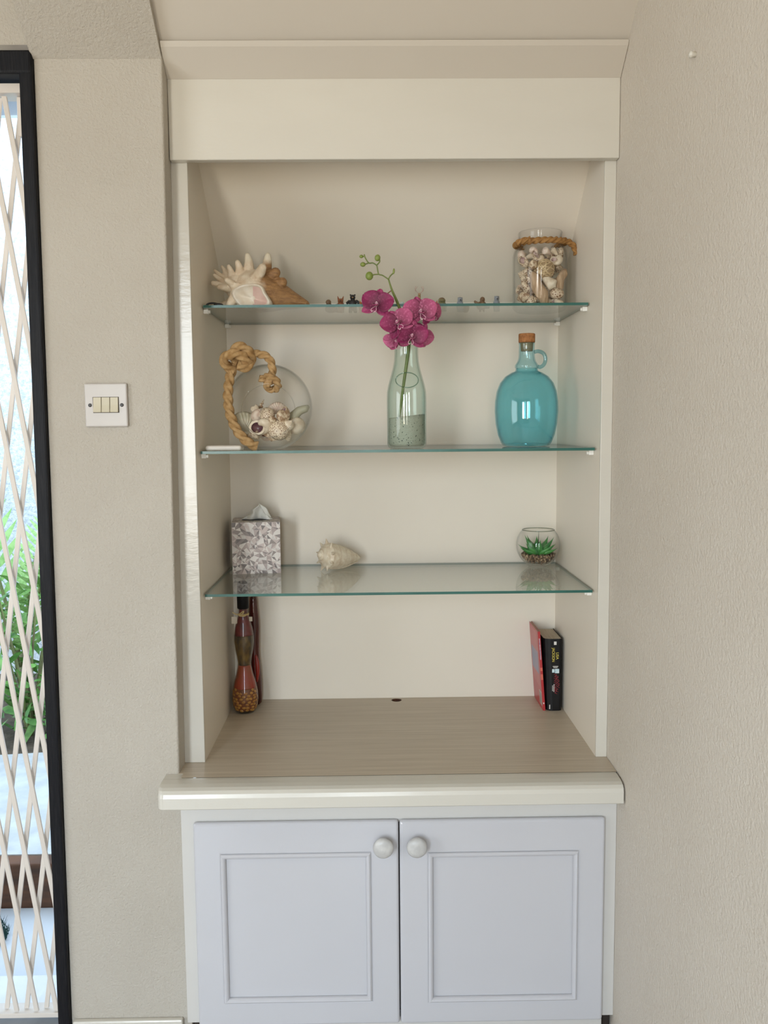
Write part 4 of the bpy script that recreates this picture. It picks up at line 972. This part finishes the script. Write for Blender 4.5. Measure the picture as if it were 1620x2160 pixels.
for k in range(28):      # outer lip running down the last whorl
    t_ = k/27; z_ = .026+.090*t_; r_ = .0305-.0005*t_-.022*t_**2.2
    wk.ell((r_*math.cos(-2.5+t_*.5), r_*math.sin(-2.5+t_*.5), z_), (.0030, .0030, .0034), None, 8, 6)
ax_ = Vector((.80, .58, -.16)).normalized()
MW = ax_.to_track_quat('Z', 'Y').to_matrix().to_4x4() @ Matrix.Rotation(.5, 4, 'Z')
wk.xf(MW)
mz = min(p[2] for p in wk.v); wk.v = [(x, y, z-mz) for x, y, z in wk.v]
WM, nt_, bs_, L_ = nodes('whelk_ivory')
v_ = coords(nt_); dp = nt_.nodes.new('ShaderNodeVectorMath'); dp.operation = 'DOT_PRODUCT'; dp.inputs[1].default_value = ax_; L_.new(v_, dp.inputs[0])
wn = noise(nt_, v_, 90, 4, .6)
sc_ = nt_.nodes.new('ShaderNodeMath'); sc_.operation = 'MULTIPLY_ADD'; sc_.inputs[1].default_value = 330; L_.new(dp.outputs['Value'], sc_.inputs[0]); L_.new(wn, sc_.inputs[2])
sn = nt_.nodes.new('ShaderNodeMath'); sn.operation = 'SINE'; L_.new(sc_.outputs[0], sn.inputs[0])
basec = mixcol(nt_, ramp(nt_, wn, .38, .68), (0.76, 0.68, 0.54), (0.60, 0.48, 0.34))
L_.new(mixcol(nt_, ramp(nt_, sn.outputs[0], .90, 1.15), basec, (0.50, 0.37, 0.25)), bs_.inputs['Base Color']); bs_.inputs['Roughness'].default_value = .4
bump(nt_, bs_, noise(nt_, v_, 300, 3), .4, .0008)
tag(put('whelk_shell', wk, WM, smooth=True, remesh=.0008, loc=(.2205, .288, Z3+.0003)), 'ivory knobbed whelk shell lying on the lowest glass shelf', 'shell')

# ---- succulent in a bowl
SXx, SYy = .7525, .345
bw = thing('glass_bowl', 'small round clear glass bowl with gravel and a succulent', 'bowl', (SXx, SYy, Z3))
rB = .0535; pr = [(0, .001), (.020, .0005), (.024, .0025)]
for i in range(26):
    th = PI*.86-(PI*.86-.80)*i/25; pr.append((rB*math.sin(th), .052+rB*math.cos(th)))
pr.append((pr[-1][0]-.0008, pr[-1][1]+.0010))
inn = [(max(0, r-.0016), z+.0006 if z > .01 else z+.004) for r, z in pr][::-1]
put('glass_body', MB().lathe(pr+inn, 56, cap=False), CLEAR, bw, True)
put('rim', MB().tube([((pr[-2][0])*math.cos(2*PI*k/48), (pr[-2][0])*math.sin(2*PI*k/48), pr[-2][1]) for k in range(48)], .0011, 8, closed=True), glass('rim_glass', (0.62, 0.66, 0.60), (0.2, 0.22, 0.18), .08), bw, True)
random.seed(3); b = MB()
for i in range(620):
    z = .008+.022*math.sqrt(random.random()); rr = math.sqrt(max(0, .0500**2-(z-.052)**2))-.0035; rr = min(rr, .0445)*math.sqrt(random.random() if i % 2 else random.uniform(.8, 1)); a = random.random()*6.283
    b.mi = random.choice((0, 0, 1, 2)); s = random.uniform(.0014, .0032)
    b.ell((rr*math.cos(a), rr*math.sin(a), z), (s*1.5, s, s*.8), rot(random.random()*6, random.random()*6, random.random()*6), 6, 4)
tag(put('gravel', b, [mat('gravel_brown', (0.20, 0.13, 0.075), None, 80, .7), mat('gravel_tan', (0.36, 0.26, 0.16), None, 80, .7), mat('gravel_dark', (0.07, 0.045, 0.03), None, 80, .7)], smooth=True, fix=False, loc=(SXx, SYy, Z3)), 'brown gravel in the small glass bowl', 'gravel', kind='stuff')
su = thing('succulent', 'green artificial succulent with pointed leaves set in the gravel bowl', 'plant', (SXx, SYy, Z3+.026))
put('core', MB().ell((0, 0, .006), (.007, .007, .009)), LEAF, su, True)
def leaf(az, el, L, wd):
    b = MB(); d = Vector((math.cos(az), math.sin(az), 0)); sdv = Vector((-math.sin(az), math.cos(az), 0)); pts = []; n = 10; vs = []
    ws = [.55, .78, .95, 1, .97, .85, .66, .44, .24, .10, .02]; p = Vector((0, 0, .002))+d*.003
    for i in range(n+1):
        e = el+.35*(i/n)**2; nrm = Vector((-d.x*math.sin(e), -d.y*math.sin(e), math.cos(e)))
        for k in range(8):
            a = 2*PI*k/8; vs.append(p+sdv*math.cos(a)*ws[i]*wd+nrm*(math.sin(a)*ws[i]*wd*.55+.25*wd*ws[i]*math.cos(a)**2))
        p = p+(d*math.cos(e)+Vector((0, 0, math.sin(e))))*L/n
    fs = [(i*8+k, i*8+(k+1) % 8, (i+1)*8+(k+1) % 8, (i+1)*8+k) for i in range(n) for k in range(8)]+[tuple(range(8))[::-1], tuple(n*8+k for k in range(8))]
    return put('leaf', b.add(vs, fs), LEAF, su, True)
for az, el, L, wd in [(-PI/2+.05, 1.05, .036, .0105), (-PI/2+1.0, .55, .040, .0105), (-PI/2-1.0, .60, .042, .0105), (-.10, .80, .048, .0105), (PI+.10, .92, .050, .0110), (.6, .85, .046, .010), (PI-.6, .95, .046, .010), (-.45, .30, .042, .0095), (PI+.40, .32, .046, .0095), (PI/2, 1.1, .040, .009), (.25, .42, .044, .008), (PI-.25, .40, .046, .008)]:
    leaf(az, el, L*1.17, wd*1.18)
put('spike', MB().tube([(0, .002, .01), (.001, .003, .035), (.0015, .003, .058)], [.0016, .0012, .0003], 6), mat('spike_dark', (0.03, 0.06, 0.02), None, 80, .5), su, True)

# ================================================================== WORKTOP OBJECTS
# ---- decorative bottle with beans
DX_, DY_ = .0375, .322
db = thing('decorative_bottle', 'wavy decorative bottle layered with yellow beans, red and dark pickles, black cap', 'bottle', (DX_, DY_, .0003))
sil = [(.0130, .0005), (.0240, .003), (.0292, .014), (.0318, .032), (.0310, .050), (.0270, .072), (.0205, .096), (.0172, .112), (.0165, .122), (.0182, .134), (.0222, .154), (.0243, .174), (.0240, .190), (.0212, .208), (.0165, .226), (.0122, .240), (.0112, .252), (.0112, .268)]
put('glass_body', MB().lathe(sil, 44), DECOG, db, True)
def layer(name, z0, z1, m):
    pts = []
    for i in range(20):
        z = z0+(z1-z0)*i/19
        for (ra, za), (rb_, zb) in zip(sil, sil[1:]):
            if za <= z <= zb: pts.append((ra+(rb_-ra)*(z-za)/(zb-za)-.0018, z)); break
    return put(name, MB().lathe([(0, pts[0][1])]+pts+[(0, pts[-1][1])], 32), m, db, True)
layer('base_layer', .0025, .0075, mat('bottle_foot_dark', (0.025, 0.018, 0.012), None, 60, .3))
layer('bean_bed', .0077, .0610, mat('bean_bed', (0.22, 0.07, 0.02), (0.14, 0.04, 0.015), 120, .5))
layer('red_layer', .0612, .1165, mat('red_pickle', (0.34, 0.028, 0.012), (0.24, 0.06, 0.015), 40, .45, stretch=(1, 1, .5)))
layer('olive_layer', .1167, .1900, mat('olive_pickle', (0.030, 0.020, 0.012), (0.19, 0.115, 0.025), 55, .45, lo=.42, hi=.62, stretch=(1, 1, .45)))
layer('wine_layer', .1902, .2590, mat('wine_pickle', (0.16, 0.012, 0.016), (0.06, 0.006, 0.008), 50, .4))
random.seed(9); b = MB(); z = .010
while z < .066:
    for k in range(14):
        a = 2*PI*(k+.5*(int(z*1000) % 2))/14+random.uniform(-.12, .12); r = .0
        for (ra, za), (rb_, zb) in zip(sil, sil[1:]):
            if za <= z <= zb: r = ra+(rb_-ra)*(z-za)/(zb-za)-.0038
        if z > .056 and random.random() < .45: continue
        b.mi = random.choice((0, 0, 1)); b.ell((r*math.cos(a), r*math.sin(a), z+random.uniform(-.001, .001)), (.0034, .0056, .0040), rot(x=random.uniform(-.6, .6), z=a), 8, 6)
    z += .0070
tag(put('beans', b, [mat('bean_yellow', (0.50, 0.25, 0.045), (0.42, 0.20, 0.035), 200, .4), mat('bean_amber', (0.42, 0.18, 0.03), None, 200, .4)], db, True, fix=False), kind='stuff')
put('cap', MB().lathe([(0, .2540), (.0124, .2540), (.0138, .2560), (.0142, .2900), (.0120, .3150), (.0118, .3200), (0, .3205)], 36), mat('cap_black', (0.004, 0.004, 0.005), None, 60, .5, spec=.2), db, True)
RAF = mat('raffia', (0.62, 0.48, 0.24), (0.50, 0.36, 0.16), 90, .7)
bow = put('raffia_bow', MB().tube([(.0122*math.cos(2*PI*k/24), .0122*math.sin(2*PI*k/24), .2405+.001*math.sin(k)) for k in range(24)], .0020, 8, closed=True), RAF, db, True)
for pts in ([(-.010, -.010, .241), (-.002, -.014, .247), (.003, -.013, .250), (.001, -.014, .2445), (-.009, -.011, .240)], [(-.010, -.010, .241), (-.018, -.009, .243), (-.024, -.008, .247)], [(-.010, -.010, .240), (.003, -.015, .2405), (.013, -.011, .2440), (.004, -.014, .2385), (-.008, -.011, .2385)]):
    put('bow_loop', MB().tube(spline(pts, 4), .0014, 6), RAF, bow, True)
put('paper_tag', MB().prism_x([(-.008, .219), (-.0085, .219), (-.0085, .236), (-.008, .236)], -.0270, -.0135), mat('paper', (0.62, 0.55, 0.45), None, 40, .8), bow)
put('paper_tag', MB().prism_x([(-.006, .224), (-.0065, .224), (-.0065, .235), (-.006, .235)], .0150, .0225), MATS['paper'], bow)
# ---- second bottle behind
d2 = thing('chilli_bottle', 'slim dark red wavy bottle standing behind the bean bottle', 'bottle', (.0545, .378, .0003))
s2 = [(0, 0), (.0110, .0003), (.0160, .006), (.0175, .030), (.0170, .060), (.0150, .095), (.0130, .120), (.0125, .140), (.0135, .165), (.0142, .195), (.0130, .222), (.0110, .245), (.0100, .262), (.0085, .272), (.0050, .2765), (0, .2775)]
put('glass_body', MB().lathe(s2, 36), glass('chilli_glass', (0.80, 0.62, 0.58), (0.35, 0.16, 0.14), .05), d2, True)
put('red_filling', MB().lathe([(max(0, r-.0016), z+(.002 if z < .01 else -.002 if z > .26 else 0)) for r, z in s2], 30), mat('chilli_red', (0.11, 0.010, 0.007), (0.04, 0.004, 0.004), 30, .3, stretch=(1, 1, .4)), d2, True)
put('chilli', MB().tube(spline([(.006, -.0145, .06), (.0085, -.0135, .085), (.0075, -.0115, .11), (.0045, -.0105, .128)], 5), [.002+.0035*math.sin(PI*i/15) for i in range(16)], 8), mat('chilli_bright', (0.28, 0.02, 0.01), None, 60, .3), d2, True)

# ---- books
bk = thing('paperback_book', 'thick black paperback standing upright with yellow lettering on its spine', 'book', (.782, .297, .0002))
# trapezoid block: bottom x -.0160..+.0215, top -.0240..+.0215
H_, DP = .177, .108
def xl_(z): return -.0150-.0075*(z/H_)
cov = mat('cover_black', (0.005, 0.005, 0.006), (0.009, 0.008, 0.008), 40, .45, spec=.25)
def spine_pts(z):
    l = xl_(z); r = .0215
    return [(l, .010), (l+.003, .003), (l+.009, -.0005), (l+.0145, -.0015), (r-.0070, -.0012), (r-.0018, .0015), (r, .008)]
b = MB()
for z0, z1 in ((0, H_),):
    lo = spine_pts(z0); hi_ = spine_pts(z1); n = len(lo)
    outer0 = [(lo[0][0], DP)]+lo+[(.0215, DP)]; outer1 = [(hi_[0][0], DP)]+hi_+[(.0215, DP)]
    n = len(outer0); vs = [(x, y, z0) for x, y in outer0]+[(x, y, z1) for x, y in outer1]
    b.add(vs, [(i, i+1, n+i+1, n+i) for i in range(n-1)])
put('cover', b, cov, bk, solid=.0006, fix=False)
PG = mat('book_pages', (0.50, 0.42, 0.32), (0.36, 0.29, 0.21), 40, .85, stretch=(30, .4, .4))
b = MB(); lo = [(xl_(0)+.0009, DP-.001), (xl_(0)+.0009, .010), (xl_(0)+.010, .0008), (.0140, .0008), (.0204, .0085), (.0204, DP-.001)]; hi_ = [(xl_(H_)+.0009, DP-.001), (xl_(H_)+.0009, .010), (xl_(H_)+.010, .0008), (.0140, .0008), (.0204, .0085), (.0204, DP-.001)]
n = 6; b.add([(x, y, .001) for x, y in lo]+[(x, y, H_-.0015) for x, y in hi_], [tuple(range(n))[::-1], tuple(range(n, 2*n))]+[(i, (i+1) % n, n+(i+1) % n, n+i) for i in range(n)])
put('pages', b, PG, bk)
YEL = mat('print_yellow', (0.70, 0.58, 0.10), None, 60, .5); PW = mat('print_white', (0.70, 0.68, 0.64), None, 60, .5); PR = mat('print_red', (0.30, 0.02, 0.03), None, 60, .5); PB = mat('print_ice', (0.42, 0.60, 0.66), (0.66, 0.74, 0.76), 150, .5)
def text(s, size, x, ztop, m, parent, y=-.0024, squeeze=1.0):
    cu = bpy.data.curves.new('t', 'FONT'); cu.body = s; cu.size = size; cu.extrude = .00012; cu.align_x = 'LEFT'
    tmp = bpy.data.objects.new('t', cu); COL.objects.link(tmp)
    me = bpy.data.meshes.new_from_object(tmp.evaluated_get(bpy.context.evaluated_depsgraph_get()))
    bpy.data.objects.remove(tmp)
    me.materials.clear(); me.materials.append(m)
    o = bpy.data.objects.new('lettering', me); COL.objects.link(o); o.parent = parent
    M = Matrix(((0, 1, 0), (0, 0, -1), (-1, 0, 0))).to_4x4() @ Matrix.Diagonal((squeeze, 1, 1, 1)); M.translation = (x, y, ztop); o.matrix_local = M
    return o
bpy.context.view_layer.update()
text('LISA', .0092, .0064, .1440, YEL, bk); text('JACKSON', .0092, -.0032, .1550, YEL, bk, squeeze=.86)
def patch(name, x0, x1, z0, z1, m, parent, y=-.0023): return put(name, MB().box(x0, x1, y-.0001, y+.0001, z0, z1), m, parent)
patch('publisher_mark', .0008, .0070, .1625, .1705, PW, bk)
patch('printed_line', -.0015, .0115, .1090, .1105, PW, bk); patch('printed_line', .0000, .0100, .1060, .1072, PW, bk)
patch('ice_picture', -.0030, .0030, .0945, .1030, PB, bk); patch('ice_picture', .0040, .0140, .0930, .1035, PB, bk)
b = MB()
for k in range(9):
    x = .002+(.0095 if k % 2 else .003)*random.uniform(.3, 1); z = .088-.0050*k
    b.tube(spline([(x-.003, -.0024, z+.003), (x+.004, -.0024, z+.001), (x-.001, -.0024, z-.003), (x+.005, -.0024, z-.006)], 4), .0005, 5)
put('red_script', b, PR, bk)
patch('small_print', .0010, .0026, .0470, .0660, PW, bk); patch('small_print', -.0022, -.0010, .0490, .0630, PW, bk)
patch('publisher_mark', -.0090, -.0068, .0045, .0150, PW, bk, y=-.0019)

rd = thing('red_book', 'thin red book leaning beside the black paperback with a pale label', 'book', (.7615, .298, .0003), (0, -.075, 0))
RH, RD, RT = .195, .112, .0058
RC = mat('cover_red', (0.42, 0.030, 0.035), (0.36, 0.024, 0.030), 12, .3)
b = MB().box(-RT/2, -RT/2+.0007, 0, RD, 0, RH).box(RT/2-.0007, RT/2, 0, RD, 0, RH).box(-RT/2+.0007, RT/2-.0007, 0, .0009, 0, RH)
put('cover', b, RC, rd)
put('pages', MB().box(-RT/2+.0008, RT/2-.0008, .001, RD-.001, .001, RH-.0015), PG, rd)
xo = -RT/2-.00015
def side(name, y0, y1, z0, z1, m): return put(name, MB().box(xo-.0001, xo+.0001, y0, y1, z0, z1), m, rd)
side('pink_panel', .010, .108, .055, .190, mat('cover_pink_red', (0.46, 0.14, 0.14), (0.42, 0.10, 0.10), 12, .35))
o_ = put('blue_picture', MB().box(xo-.0003, xo-.0001, .018, .100, .085, .140), mat('print_blue_grey', (0.20, 0.22, 0.32), (0.28, 0.24, 0.32), 30, .35), rd)
side('barcode_label', .004, .034, .010, .044, mat('label_grey', (0.50, 0.46, 0.42), None, 30, .5))
put('barcode', MB().box(xo-.0004, xo-.0002, .008, .030, .014, .040), mat('barcode_grey', (0.24, 0.22, 0.20), (0.34, 0.31, 0.28), 300, .5, stretch=(1, 30, .1)), rd)
def spn(name, x0, x1, z0, z1, m): return put(name, MB().box(x0, x1, -.0004, -.0001, z0, z1), m, rd)
spn('spine_title', -.0012, .0012, .126, .178, mat('print_spine', (0.55, 0.40, 0.42), (0.25, 0.20, 0.32), 160, .4))
spn('spine_band', -.0027, .0027, .098, .106, mat('print_coral', (0.62, 0.13, 0.09), None, 60, .4)); spn('spine_band', -.0027, .0027, .076, .090, MATS['print_coral']); spn('spine_mark', -.0012, .0012, .016, .020, PW)
